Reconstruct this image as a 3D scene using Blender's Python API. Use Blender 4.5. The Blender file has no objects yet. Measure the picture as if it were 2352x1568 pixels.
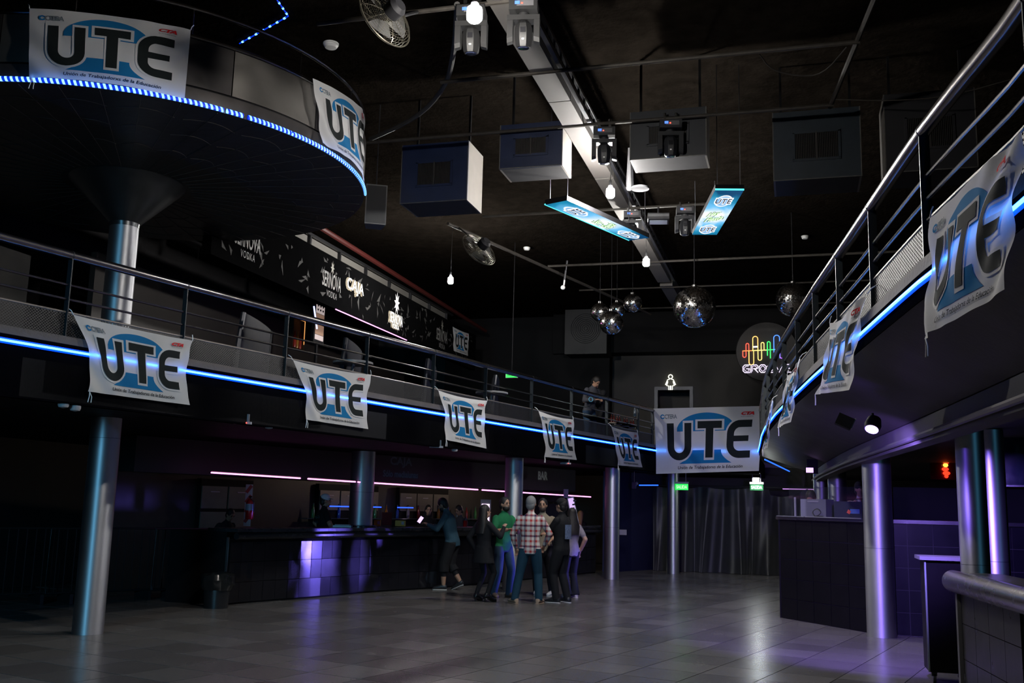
import bpy, math, random
import numpy as np
from mathutils import Matrix, Vector

scene = bpy.context.scene
C = scene.collection
# ---------------------------------------------------------------- camera
cam_data = bpy.data.cameras.new('camera')
cam_data.sensor_fit = 'HORIZONTAL'
cam_data.sensor_width = 36.0
cam_data.lens = 35.0
cam_data.clip_end = 200
camera = bpy.data.objects.new('camera', cam_data)
C.objects.link(camera)
_r, _u, _b = (0.96208249, 0.27161319, 0.02497111), (0.02026214, -0.16246632, 0.98650603), (0.27200501, -0.94859421, -0.16180947)
camera.matrix_world = Matrix(((_r[0], _u[0], _b[0], 0), (_r[1], _u[1], _b[1], 0), (_r[2], _u[2], _b[2], 1.62), (0, 0, 0, 1)))
scene.camera = camera
# ---------------------------------------------------------------- world, exposure
world = bpy.data.worlds.new('night')
scene.world = world
world.use_nodes = True
world.node_tree.nodes['Background'].inputs[0].default_value = (0.25, 0.28, 0.36, 1)
world.node_tree.nodes['Background'].inputs[1].default_value = 0.0
scene.view_settings.view_transform = 'Standard'
scene.view_settings.look = 'None'
scene.view_settings.gamma = 1.0
scene.view_settings.use_curve_mapping = False
scene.view_settings.exposure = 0.0
scene.cycles.max_bounces = 4
scene.cycles.use_adaptive_sampling = True
scene.cycles.adaptive_threshold = 0.06
scene.cycles.diffuse_bounces = 2
scene.cycles.glossy_bounces = 3
scene.cycles.transparent_max_bounces = 12
scene.cycles.sample_clamp_indirect = 3.0
scene.cycles.caustics_reflective = False
scene.cycles.caustics_refractive = False

BULB = 2500.0        # radiance of the white LED bulbs
# unseen lamps added to put cyan streaks on the steel columns
ADDED_WASH = [
    # name, location, target, colour, watts, spot angle, source radius
    ('cyan_wash', (-4.6, -4.2, 3.2), (-7.4, 11.0, 1.0), (.14, .48, .75), 2400, 44, .85),
    ('cyan_wash', (5.4, 5.0, 1.9), (1.7, 10.4, 1.6), (.12, .50, .80), 90, 40, .40),
]

# ---------------------------------------------------------------- helpers
def link(o): C.objects.link(o); return o

class MB:
    """collects shapes, then links them as one mesh object"""
    def __init__(s): s.v = []; s.f = []; s.uv = None
    def add(s, vs, fs):
        b = len(s.v); s.v += [tuple(p) for p in vs]; s.f += [tuple(i + b for i in f) for f in fs]; return s
    def box(s, c, d, rz=0.0, M=None):
        hx, hy, hz = d[0]/2, d[1]/2, d[2]/2; ca, sa = math.cos(rz), math.sin(rz); vs = []
        for dz in (-hz, hz):
            for dx, dy in ((-hx,-hy),(hx,-hy),(hx,hy),(-hx,hy)):
                p = Vector((dx*ca-dy*sa, dx*sa+dy*ca, dz))
                if M is not None: p = M @ Vector((dx, dy, dz))
                vs.append((c[0]+p.x, c[1]+p.y, c[2]+p.z))
        return s.add(vs, [(3,2,1,0),(4,5,6,7),(0,1,5,4),(1,2,6,5),(2,3,7,6),(3,0,4,7)])
    def prism(s, poly, z0, z1):
        n = len(poly)
        a = sum(poly[i][0]*poly[(i+1)%n][1]-poly[(i+1)%n][0]*poly[i][1] for i in range(n))
        if a < 0: poly = poly[::-1]
        vs = [(p[0],p[1],z0) for p in poly]+[(p[0],p[1],z1) for p in poly]
        return s.add(vs, [tuple(range(n-1,-1,-1)), tuple(range(n,2*n))]+[(i,(i+1)%n,n+(i+1)%n,n+i) for i in range(n)])
    def tube(s, pts, r, n=10, closed=False, caps=True, squash=None):
        P = [Vector(p) for p in pts]; m = len(P)
        rs = r if isinstance(r, (list, tuple)) else [r]*m
        T = []
        for i in range(m):
            a = P[i-1] if (i > 0 or closed) else P[i]; b = P[(i+1) % m] if (i < m-1 or closed) else P[i]
            t = (b-a); T.append(t.normalized() if t.length > 1e-9 else Vector((0,0,1)))
        up = Vector((0,0,1)) if abs(T[0].z) < .9 else Vector((1,0,0))
        N = (up - T[0]*up.dot(T[0])).normalized(); vs = []
        for i in range(m):
            N = (N - T[i]*N.dot(T[i])); N = N.normalized() if N.length > 1e-6 else Vector((1,0,0)); B = T[i].cross(N)
            for k in range(n):
                a = 2*math.pi*k/n; q = N*math.cos(a)*rs[i] + B*math.sin(a)*rs[i]
                if squash: q = N*math.cos(a)*rs[i]*squash[0] + B*math.sin(a)*rs[i]*squash[1]
                vs.append(tuple(P[i]+q))
        fs = []
        for i in range(m if closed else m-1):
            j = (i+1) % m
            for k in range(n): l = (k+1) % n; fs.append((i*n+k, i*n+l, j*n+l, j*n+k))
        if caps and not closed: fs += [tuple(range(n-1,-1,-1)), tuple((m-1)*n+k for k in range(n))]
        return s.add(vs, fs)
    def lathe(s, prof, n=24, c=(0,0,0), M=None, caps=True):
        vs = []
        for r, z in prof:
            for k in range(n):
                a = 2*math.pi*k/n; p = Vector((r*math.cos(a), r*math.sin(a), z))
                if M is not None: p = M @ p
                vs.append((c[0]+p.x, c[1]+p.y, c[2]+p.z))
        fs = []
        for i in range(len(prof)-1):
            for k in range(n): l = (k+1) % n; fs.append((i*n+k, i*n+l, (i+1)*n+l, (i+1)*n+k))
        if caps: fs += [tuple(range(n-1,-1,-1)), tuple((len(prof)-1)*n+k for k in range(n))]
        return s.add(vs, fs)
    def ball(s, c, r, nu=16, nv=10, M=None):
        if not isinstance(r, (tuple, list)): r = (r, r, r)
        vs = []; fs = []
        for j in range(1, nv):
            t = math.pi*j/nv
            for k in range(nu):
                a = 2*math.pi*k/nu; p = Vector((r[0]*math.sin(t)*math.cos(a), r[1]*math.sin(t)*math.sin(a), -r[2]*math.cos(t)))
                if M is not None: p = M @ p
                vs.append((c[0]+p.x, c[1]+p.y, c[2]+p.z))
        for j in range(nv-2):
            for k in range(nu): l = (k+1) % nu; fs.append((j*nu+k, j*nu+l, (j+1)*nu+l, (j+1)*nu+k))
        for sgn in (-1, 1):
            p = Vector((0,0,sgn*r[2]));
            if M is not None: p = M @ p
            vs.append((c[0]+p.x, c[1]+p.y, c[2]+p.z))
        a, b = len(vs)-2, len(vs)-1; o = (nv-2)*nu
        for k in range(nu):
            l = (k+1) % nu; fs.append((a, l, k)); fs.append((b, o+k, o+l))
        return s.add(vs, fs)
    def loft(s, rings, n=16):
        """rings: (centre, half width vector, half depth vector)"""
        vs = []
        for c, w, d in rings:
            c, w, d = Vector(c), Vector(w), Vector(d)
            for k in range(n):
                a = 2*math.pi*k/n; vs.append(tuple(c + w*math.cos(a) + d*math.sin(a)))
        fs = []
        for i in range(len(rings)-1):
            for k in range(n): l = (k+1) % n; fs.append((i*n+k, i*n+l, (i+1)*n+l, (i+1)*n+k))
        fs += [tuple(range(n-1,-1,-1)), tuple((len(rings)-1)*n+k for k in range(n))]
        return s.add(vs, fs)
    def grid(s, fn, nu, nv):
        vs = [fn(i/nu, j/nv) for j in range(nv+1) for i in range(nu+1)]; w = nu+1
        return s.add(vs, [(j*w+i, j*w+i+1, (j+1)*w+i+1, (j+1)*w+i) for j in range(nv) for i in range(nu)])
    def ribbon(s, pts, z0, z1):
        vs = [(p[0],p[1],z0) for p in pts]+[(p[0],p[1],z1) for p in pts]; n = len(pts)
        return s.add(vs, [(i,i+1,n+i+1,n+i) for i in range(n-1)])
    def wall(s, pts, z0, z1, th):
        """upright band of thickness th to the left of a plan polyline"""
        L = offset(pts, th); n = len(pts)
        vs = [(p[0],p[1],z0) for p in pts]+[(p[0],p[1],z1) for p in pts]+[(p[0],p[1],z0) for p in L]+[(p[0],p[1],z1) for p in L]
        fs = []
        for i in range(n-1):
            fs += [(i,i+1,n+i+1,n+i), (2*n+i+1,2*n+i,3*n+i,3*n+i+1), (n+i,n+i+1,3*n+i+1,3*n+i), (i+1,i,2*n+i,2*n+i+1)]
        fs += [(0,n,3*n,2*n), (n-1,3*n-1,4*n-1,2*n-1)]
        return s.add(vs, fs)
    def build(s, name, mat, parent=None, smooth=35, local=False, kind=None):
        me = bpy.data.meshes.new(name); me.from_pydata(s.v, [], s.f)
        me.validate(); me.update()
        if smooth:
            me.polygons.foreach_set('use_smooth', [True]*len(me.polygons)); me.set_sharp_from_angle(angle=math.radians(smooth))
        me.materials.append(mat)
        o = bpy.data.objects.new(name, me); link(o)
        if kind: o['kind'] = kind
        if parent is not None: attach(o, parent, local)
        return o

def attach(o, parent, local=False):
    o.parent = parent
    if not local: o.matrix_parent_inverse = mat_of(parent).inverted()
def mat_of(o):
    m = Matrix.Translation(o.location) @ o.rotation_euler.to_matrix().to_4x4()
    if o.parent is not None: m = mat_of(o.parent) @ o.matrix_parent_inverse @ m
    return m
def offset(pts, th):
    out = []; n = len(pts)
    for i in range(n):
        a = pts[max(i-1,0)]; b = pts[min(i+1,n-1)]; dx, dy = b[0]-a[0], b[1]-a[1]; l = math.hypot(dx,dy) or 1
        out.append((pts[i][0]-dy/l*th, pts[i][1]+dx/l*th))
    return out
def tag(o, label, cat, group=None):
    o['label'] = label; o['category'] = cat
    if group: o['group'] = group
    return o
def thing(name, label, cat, loc=(0,0,0), rz=0.0, group=None):
    o = bpy.data.objects.new(name, None); link(o); o.empty_display_size = .1
    o.location = loc; o.rotation_euler = (0,0,rz); return tag(o, label, cat, group)
def struct(o): o['kind'] = 'structure'; return o
def copy_tree(o, loc=None, rz=None, label=None, group=None, parent=None):
    c = o.copy(); link(c)
    if parent is not None: c.parent = parent
    if loc is not None: c.location = loc
    if rz is not None: c.rotation_euler = (0,0,rz)
    if label: c['label'] = label
    if group: c['group'] = group
    for ch in list(o.children):
        k = copy_tree(ch, parent=c)
    return c
def lerp(a, b, t): return tuple(a[i]+(b[i]-a[i])*t for i in range(len(a)))
def resample(pts, step):
    P = [Vector(p) for p in pts]; seg = [(P[i+1]-P[i]).length for i in range(len(P)-1)]; tot = sum(seg); n = max(1, round(tot/step)); out = []
    for k in range(n+1):
        d = tot*k/n; i = 0
        while i < len(seg)-1 and d > seg[i]: d -= seg[i]; i += 1
        out.append(tuple(P[i].lerp(P[i+1], min(1, d/seg[i]))))
    return out
def smoothline(pts, it=2):
    for _ in range(it):
        q = [pts[0]]
        for i in range(len(pts)-1): q += [lerp(pts[i], pts[i+1], .25), lerp(pts[i], pts[i+1], .75)]
        pts = q+[pts[-1]]
    return pts

# ---------------------------------------------------------------- materials
MATS = {}
def M(name, col=(.5,.5,.5), rough=.5, metal=0.0, var=.12, scale=6.0, bump=0.0, bscale=60.0, spec=.5, aniso=0.0, emit=None, estr=0.0, coat=0.0, trans=0.0, rvar=.08, sheen=0.0):
    if name in MATS: return MATS[name]
    m = bpy.data.materials.new(name); m.use_nodes = True; nt = m.node_tree; N = nt.nodes; b = N['Principled BSDF']; MATS[name] = m
    b.inputs['Base Color'].default_value = (*col, 1); b.inputs['Roughness'].default_value = rough; b.inputs['Metallic'].default_value = metal
    b.inputs['Specular IOR Level'].default_value = spec; b.inputs['Coat Weight'].default_value = coat; b.inputs['Transmission Weight'].default_value = trans
    b.inputs['Sheen Weight'].default_value = sheen
    tc = N.new('ShaderNodeTexCoord')
    if var or rvar:
        nz = N.new('ShaderNodeTexNoise'); nz.inputs['Scale'].default_value = scale; nz.inputs['Detail'].default_value = 4; nt.links.new(tc.outputs['Object'], nz.inputs['Vector'])
        if var:
            mx = N.new('ShaderNodeMix'); mx.data_type = 'RGBA'
            mx.inputs['A'].default_value = (*[c*(1-var) for c in col], 1); mx.inputs['B'].default_value = (*[min(1, c*(1+var)) for c in col], 1)
            nt.links.new(nz.outputs['Fac'], mx.inputs['Factor']); nt.links.new(mx.outputs['Result'], b.inputs['Base Color'])
        if rvar:
            mr = N.new('ShaderNodeMapRange'); mr.inputs['To Min'].default_value = max(.02, rough-rvar); mr.inputs['To Max'].default_value = min(1, rough+rvar)
            nt.links.new(nz.outputs['Fac'], mr.inputs['Value']); nt.links.new(mr.outputs['Result'], b.inputs['Roughness'])
    if bump:
        n2 = N.new('ShaderNodeTexNoise'); n2.inputs['Scale'].default_value = bscale; n2.inputs['Detail'].default_value = 5; nt.links.new(tc.outputs['Object'], n2.inputs['Vector'])
        bp = N.new('ShaderNodeBump'); bp.inputs['Strength'].default_value = bump; bp.inputs['Distance'].default_value = .02
        nt.links.new(n2.outputs['Fac'], bp.inputs['Height']); nt.links.new(bp.outputs['Normal'], b.inputs['Normal'])
    if aniso:
        b.inputs['Anisotropic'].default_value = aniso; b.inputs['Anisotropic Rotation'].default_value = .25
        tg = N.new('ShaderNodeTangent'); tg.direction_type = 'RADIAL'; tg.axis = 'Z'; nt.links.new(tg.outputs['Tangent'], b.inputs['Tangent'])
    if emit:
        b.inputs['Emission Color'].default_value = (*emit, 1); b.inputs['Emission Strength'].default_value = estr
    return m
def glow(name, col, s, sample=None):
    """plain light-giving material (lamps, neon, screens)"""
    if name in MATS: return MATS[name]
    m = bpy.data.materials.new(name); m.use_nodes = True; N = m.node_tree.nodes; MATS[name] = m
    b = N['Principled BSDF']; b.inputs['Base Color'].default_value = (*[c*.3 for c in col], 1); b.inputs['Roughness'].default_value = .5
    b.inputs['Emission Color'].default_value = (*col, 1); b.inputs['Emission Strength'].default_value = s
    if (s < 2.5 or sample is False) and sample is not True: m.cycles.emission_sampling = 'NONE'
    return m

black = M('black_paint', (.006,.006,.007), .65, var=.3, spec=.12)
blackgloss = M('black_gloss', (.01,.01,.012), .22)
darkwall = M('dark_wall', (.02,.019,.021), .7, var=.3, scale=2.5, bump=.2, bscale=30)
navywall = M('navy_wall', (.012,.014,.05), .5, var=.2)
steel = M('brushed_steel', (.50,.51,.54), .52, 1.0, var=.10, scale=3, aniso=.62, bump=.02, bscale=220, rvar=.03)
chrome = M('polished_steel', (.55,.54,.53), .22, 1.0, var=.1)
railsteel = M('rail_steel', (.24,.225,.215), .24, 1.0, var=.12, scale=5, rvar=.03)
darkmetal = M('dark_metal', (.05,.05,.055), .4, .8)
white_plastic = M('white_plastic', (.75,.75,.73), .4)
grey_plastic = M('grey_plastic', (.10,.10,.105), .42)
cordmat = M('cable_rubber', (.02,.02,.02), .6)
# ================================================================ the setting
Z_LED = 3.05; Z_TOP = 3.12; Z_SOF = 2.52
# left balcony edge in plan (walking away from the camera), right balcony edge likewise
LEFT = [(-8.55,2.0), (-7.80,5.34), (-7.28,7.67), (-5.96,13.57), (-4.39,20.60), (-3.38,25.12)]
RIGHT_CTRL = [(-.86,25.12), (-.72,22.31), (-.60,19.71), (-.48,17.83), (-.25,15.25), (.03,12.68), (.21,11.10), (.49,8.88), (.66,7.48), (.77,6.60), (.89,5.85), (1.0,5.24), (1.04,4.92), (1.2,3.6), (1.45,1.5), (1.7,-1.5)]
RIGHT = RIGHT_CTRL
BACK_Y = 25.12
LEFT3 = resample([(p[0],p[1],0) for p in LEFT], .6)
RIGHT3 = resample([(p[0],p[1],0) for p in RIGHT], .35)
X0, X1, Y0, Y1, ZC = -13.0, 8.0, -6.0, 29.6, 7.35

floor_mat = M('floor_grout', (.035,.034,.034), .6)
def tile_material():
    m = bpy.data.materials.new('floor_tile'); m.use_nodes = True; nt = m.node_tree; N = nt.nodes; b = N['Principled BSDF']
    oi = N.new('ShaderNodeObjectInfo'); geo = N.new('ShaderNodeNewGeometry'); tc = N.new('ShaderNodeTexCoord')
    add = N.new('ShaderNodeMath'); add.operation = 'ADD'; nt.links.new(oi.outputs['Random'], add.inputs[0]); nt.links.new(geo.outputs['Random Per Island'], add.inputs[1])
    fr = N.new('ShaderNodeMath'); fr.operation = 'FRACT'; nt.links.new(add.outputs[0], fr.inputs[0])
    cr = N.new('ShaderNodeValToRGB'); nt.links.new(fr.outputs[0], cr.inputs[0])
    cr.color_ramp.elements[0].color = (.100,.094,.090,1); cr.color_ramp.elements[1].color = (.168,.159,.153,1)
    nz = N.new('ShaderNodeTexNoise'); nz.inputs['Scale'].default_value = 2.2; nz.inputs['Detail'].default_value = 6; nt.links.new(geo.outputs['Position'], nz.inputs['Vector'])
    mx = N.new('ShaderNodeMix'); mx.data_type = 'RGBA'; mx.blend_type = 'MULTIPLY'; mx.inputs['Factor'].default_value = .18
    nt.links.new(cr.outputs[0], mx.inputs['A']); nt.links.new(nz.outputs['Fac'], mx.inputs['B']); nt.links.new(mx.outputs['Result'], b.inputs['Base Color'])
    mr = N.new('ShaderNodeMapRange'); mr.inputs['From Min'].default_value = .3; mr.inputs['From Max'].default_value = .7; mr.inputs['To Min'].default_value = .235; mr.inputs['To Max'].default_value = .275
    nt.links.new(nz.outputs['Fac'], mr.inputs['Value']); nt.links.new(mr.outputs['Result'], b.inputs['Roughness'])
    b.inputs['Specular IOR Level'].default_value = .42
    bp = N.new('ShaderNodeBump'); bp.inputs['Strength'].default_value = .012; bp.inputs['Distance'].default_value = .01
    n2 = N.new('ShaderNodeTexNoise'); n2.inputs['Scale'].default_value = 7; nt.links.new(geo.outputs['Position'], n2.inputs['Vector'])
    nt.links.new(n2.outputs['Fac'], bp.inputs['Height']); nt.links.new(bp.outputs['Normal'], b.inputs['Normal'])
    return m
tile_mat = tile_material()
fl = struct(MB().box(((X0+X1)/2, (Y0+Y1)/2, -.08), (X1-X0, Y1-Y0, .15)).build('floor', floor_mat))
def tile_shape(mb, c, s, rz, h=.0045):
    ca, sa = math.cos(rz), math.sin(rz); vs = []
    for r, z in ((s/2, -.004), (s/2, h)):
        for dx, dy in ((-r,-r),(r,-r),(r,r),(-r,r)): vs.append((c[0]+dx*ca-dy*sa, c[1]+dx*sa+dy*ca, z))
    fs = [(4,5,6,7)]
    for k in range(1):
        for i in range(4): j = (i+1) % 4; fs.append((k*4+i, k*4+j, k*4+4+j, k*4+4+i))
    mb.add(vs, fs)
TS = .6; TA = math.radians(-15)
ex, ey = (math.cos(TA), math.sin(TA)), (-math.sin(TA), math.cos(TA))
tiles = []
for i in range(-60, 60):
    for j in range(-30, 90):
        # joints pass through offset 11.10 along ey and 3.05 along -ex
        a = -3.05 + TS*(i+.5); bb = 11.10 + TS*(j+.5)
        x, y = ex[0]*a+ey[0]*bb, ex[1]*a+ey[1]*bb
        if X0+.45 < x < X1-.45 and Y0+.45 < y < Y1-.45: tiles.append((x, y))
fw = (-math.sin(math.radians(16)), math.cos(math.radians(16)))
def tile_rank(t):
    dep = t[0]*fw[0]+t[1]*fw[1]; lat = t[0]*fw[1]-t[1]*fw[0]
    if dep < 8.6 or abs(lat) > dep*.56: return 1e6+dep
    if t[0] < -8.6+ (t[1]-13)*.32 and t[1] > 13: return 1e5+dep
    if t[0] > 1.6 and t[1] > 11: return 1e5+dep
    if t[0] > -.4 and t[1] > 16.2: return 1e5+dep
    return dep
tiles.sort(key=tile_rank)
mb = MB(); tile_shape(mb, (0,0), TS-.009, TA); t0 = mb.build('tile', tile_mat, fl, smooth=0)
t0.location = (tiles[0][0], tiles[0][1], 0)
for t in tiles[1:300]:
    o = t0.copy(); link(o); o.location = (t[0], t[1], 0)
mb = MB()
for t in tiles[300:]: tile_shape(mb, t, TS-.009, TA)
mb.build('tile_field', tile_mat, fl, smooth=0, kind='stuff')

ceil_mat = M('ceiling_foam', (.0075,.006,.0047), .95, var=.9, scale=7, bump=1.0, bscale=14, spec=.0)
struct(MB().box(((X0+X1)/2, (Y0+Y1)/2, ZC+.1), (X1-X0+.4, Y1-Y0+.4, .2)).build('ceiling', ceil_mat))
struct(MB().box((X0-.1, (Y0+Y1)/2, ZC/2), (.2, Y1-Y0, ZC)).build('wall_left', darkwall))
struct(MB().box((X1+.1, (Y0+Y1)/2, ZC/2), (.2, Y1-Y0, ZC)).build('wall_right', darkwall))
wb = MB()
# back wall with the restroom doorway of the upper floor left open
D0, D1, DZ0, DZ1 = -3.92, -2.98, 2.86, 5.10
wb.box(((X0+D0)/2, Y1+.1, ZC/2), (D0-X0, .2, ZC)); wb.box(((D1+X1)/2, Y1+.1, ZC/2), (X1-D1, .2, ZC))
wb.box(((D0+D1)/2, Y1+.1, (DZ1+ZC)/2), (D1-D0, .2, ZC-DZ1)); wb.box(((D0+D1)/2, Y1+.1, DZ0/2), (D1-D0, .2, DZ0))
wb.box(((D0+D1)/2, Y1+1.2, 4.0), (D1-D0+1, .1, 3))
back_mat = M('back_wall_plaster', (.05,.047,.044), .8, var=.35, scale=1.4, bump=.15)
struct(wb.build('wall_back', back_mat))
struct(MB().box(((X0+X1)/2, Y0-.1, ZC/2), (X1-X0, .2, ZC)).build('wall_front', darkwall))
# upper part of the back wall is a black bulkhead with a cut at z 6.2, left of it a dark speaker niche
struct(MB().box((-7.9, Y1-.25, 4.95), (5.2, .5, 4.75)).build('wall_back_recess', black))
struct(MB().box((-1.5, Y1-.35, 6.75), (11.0, .7, 1.2)).build('trim_1', black))
tr = MB(); tr.box((D0-.05, Y1-.02, 3.98), (.1,.06,2.24)); tr.box((D1+.05, Y1-.02, 3.98), (.1,.06,2.24)); tr.box((-3.45, Y1-.02, 5.15), (1.14,.06,.1))
struct(tr.build('trim_2', darkmetal))
# dark door beside the round neon sign
struct(MB().box((-.35, Y1-.04, 4.0), (1.1,.08,2.3)).build('door_1', M('door_black', (.008,.008,.009), .4)))
# lower back corner, navy blue flank left of the curtain
struct(MB().prism([(-4.55,25.6),(-3.55,27.6),(-3.55,27.75),(-4.8,27.75),(-4.8,25.6)], 0, 2.6).build('wall_corner', navywall))

# ---- balcony slabs
soff = M('soffit_board', (.03,.025,.022), .6, var=.35, scale=3, bump=.1, bscale=20)
poly = [(p[0],p[1]) for p in LEFT] + [(-3.38,Y1-.01), (X0,Y1-.01), (X0,2.0)]
struct(MB().prism(poly, Z_SOF+.02, Z_TOP-.2).build('balcony_floor_left', black))
poly = [(p[0],p[1]) for p in RIGHT][::-1] + [(-.86,Y1-.01), (X1-.01,Y1-.01), (X1-.01,-1.5)]
RBE = resample([(.40,25.12,0),(.44,21.4,0),(.58,18.2,0),(.74,15.24,0),(1.01,12.0,0),(1.26,8.86,0),(1.40,6.94,0),(1.6,4.0,0),(1.9,1.0,0),(2.2,-1.5,0)], .35)
poly = [(p[0],p[1]) for p in RBE][::-1] + [(.40,Y1-.01), (X1-.01,Y1-.01), (X1-.01,-1.5)]
struct(MB().prism(poly, Z_SOF+.02, Z_TOP-.2).build('balcony_floor_right', soff))
mb = MB(); na = 70; ra_, rb_ = [resample([(*p,0) for p in q], .02) for q in ([(x,y) for x, y in RIGHT], [(p[0],p[1]) for p in RBE])]
pick = lambda L_, u: L_[min(len(L_)-1, int(u*(len(L_)-1)))]
mb.grid(lambda u, v: (lambda a, b: (a[0]+(b[0]-a[0])*v, a[1]+(b[1]-a[1])*v, 2.955+(2.54-2.955)*v))(pick(ra_, u), pick(rb_, u)), na, 4)
mb.grid(lambda u, v: (lambda a, b: (a[0]+(b[0]-a[0])*v, a[1]+(b[1]-a[1])*v, 2.99))(pick(ra_, u), pick(rb_, u)), na, 2)
struct(mb.build('ceiling_soffit_right', soff))
struct(MB().prism([(-3.38,BACK_Y),(-.86,BACK_Y),(-.86,Y1-.01),(-3.38,Y1-.01)], Z_SOF+.02, Z_TOP-.2).build('balcony_floor_back', black))
fasc = M('balcony_fascia', (.002,.002,.003), .75, var=.25, spec=.0)
curb = M('balcony_curb', (.075,.063,.053), .75, var=.35, scale=4, bump=.2, bscale=30)
l2 = [(p[0],p[1]) for p in LEFT3]; r2 = [(p[0],p[1]) for p in RIGHT3]; b2 = [(-3.38,BACK_Y), (-2.1,BACK_Y), (-.86,BACK_Y)]
# the wall() helper thickens to the left of the walking direction = away from the hall on the left side
struct(MB().wall(l2, Z_SOF, 3.12, .10).build('trim_fascia_left', fasc)); struct(MB().wall(l2, 3.12, 3.20, .12).build('trim_curb_left', curb))
struct(MB().wall(r2, 2.95, 3.12, .10).build('trim_fascia_right', fasc)); struct(MB().wall(r2, 3.12, 3.20, .12).build('trim_curb_right', curb))
struct(MB().wall(b2, Z_SOF, 3.12, .10).build('trim_fascia_back', fasc)); struct(MB().wall(b2, 3.12, 3.20, .12).build('trim_curb_back', curb))

# ---- blue light strips along the balcony edges
led_core = glow('led_core_blue', (.045,.30,1.0), 11.0)
led_halo = glow('led_halo_blue', (.0,.045,1.0), 2.6)  # blue halo of the strip, its glow modelled as a wider emissive tube
def strip(name, label, pts, z, side, group=None):
    q = offset(pts, side)
    t = thing(name, label, 'light strip', (q[0][0], q[0][1], z), group=group)
    MB().tube([(p[0],p[1],z) for p in q], .011, 6).build('glowing_core', led_core, t)
    MB().tube([(p[0],p[1],z) for p in offset(pts, side*.55)], .024, 8, squash=(1.15,.45)).build('glow_halo', led_halo, t)
    return t
strip('light_strip', 'blue light strip along the left balcony edge behind the hanging banners', l2, Z_LED, -.028)
strip('light_strip', 'blue light strip along the curving right balcony edge', r2, Z_LED, -.028)
strip('light_strip', 'short blue light strip on the far balcony behind the central banner', b2, Z_LED, -.028)

# ---- steel columns
def column(label, x, y, r, z0, z1, group='brushed steel columns', base=None):
    t = thing('steel_column', label, 'column', (x,y,z0), group=None)
    MB().lathe([(r,0),(r,(z1-z0)*.46)], 48).build('lower_sleeve', steel, t, local=True)
    MB().lathe([(r,(z1-z0)*.46+.004),(r,z1-z0)], 48).build('upper_sleeve', steel, t, local=True)
    MB().lathe([(r-.003,(z1-z0)*.45),(r-.003,(z1-z0)*.47)], 48, caps=False).build('seam', darkmetal, t, local=True)
    if base: MB().lathe([(base,0),(base,.03),(r+.01,.05)], 40).build('base_flange', blackgloss, t, local=True)
    return t
column('steel column rising past the left balcony to the round platform', -8.06, 10.31, .175, 0, 4.98)
column('steel column standing on the left bar counter', -7.73, 17.15, .22, 1.14, 2.53, base=.30)
column('steel column right behind the man in the green shirt', -5.32, 18.95, .178, 0, 2.53)
column('steel column at the far end of the left bar', -4.11, 23.07, .172, 0, 2.53)
column('farthest steel column half hidden by the black curtain', -3.05, 26.0, .15, 0, 2.53)
column('violet lit steel column at the corner of the right booth', 1.06, 14.64, .19, 0, 2.53)
column('thick steel column behind the foreground counter on the right', (1.639, 10.635, 1.355)[0], (1.639, 10.635, 1.355)[1], .132, 0, 2.53)
column('warm toned steel column just right of the thick one on the right', (1.994, 11.583, 1.338)[0], (1.994, 11.583, 1.338)[1], .125, 0, 2.53)
column('steel column with a red reflection inside the right booth', .79, 21.3, .18, 0, 2.53)
column('lilac steel column at the back of the right booth', .53, 23.3, .17, 0, 2.53)

# ================================================================ balcony railings
def perforated():
    m = bpy.data.materials.new('perforated_sheet'); m.use_nodes = True; nt = m.node_tree; N = nt.nodes; b = N['Principled BSDF']
    b.inputs['Base Color'].default_value = (.02,.019,.02,1); b.inputs['Roughness'].default_value = .55; b.inputs['Metallic'].default_value = .2
    g = N.new('ShaderNodeNewGeometry'); s = N.new('ShaderNodeSeparateXYZ'); nt.links.new(g.outputs['Position'], s.inputs[0])
    def sine(src, k):
        a = N.new('ShaderNodeMath'); a.operation = 'MULTIPLY'; a.inputs[1].default_value = k; nt.links.new(src, a.inputs[0])
        c = N.new('ShaderNodeMath'); c.operation = 'SINE'; nt.links.new(a.outputs[0], c.inputs[0]); return c.outputs[0]
    xy = N.new('ShaderNodeMath'); xy.operation = 'ADD'; nt.links.new(s.outputs[0], xy.inputs[0]); nt.links.new(s.outputs[1], xy.inputs[1])
    p = N.new('ShaderNodeMath'); p.operation = 'MULTIPLY'; nt.links.new(sine(xy.outputs[0], 150), p.inputs[0]); nt.links.new(sine(s.outputs[2], 210), p.inputs[1])
    gt = N.new('ShaderNodeMath'); gt.operation = 'LESS_THAN'; gt.inputs[1].default_value = .22; nt.links.new(p.outputs[0], gt.inputs[0]); nt.links.new(gt.outputs[0], b.inputs['Alpha'])
    return m
perf = perforated()
postmat = M('rail_post_paint', (.02,.026,.03), .4, .3)
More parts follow.
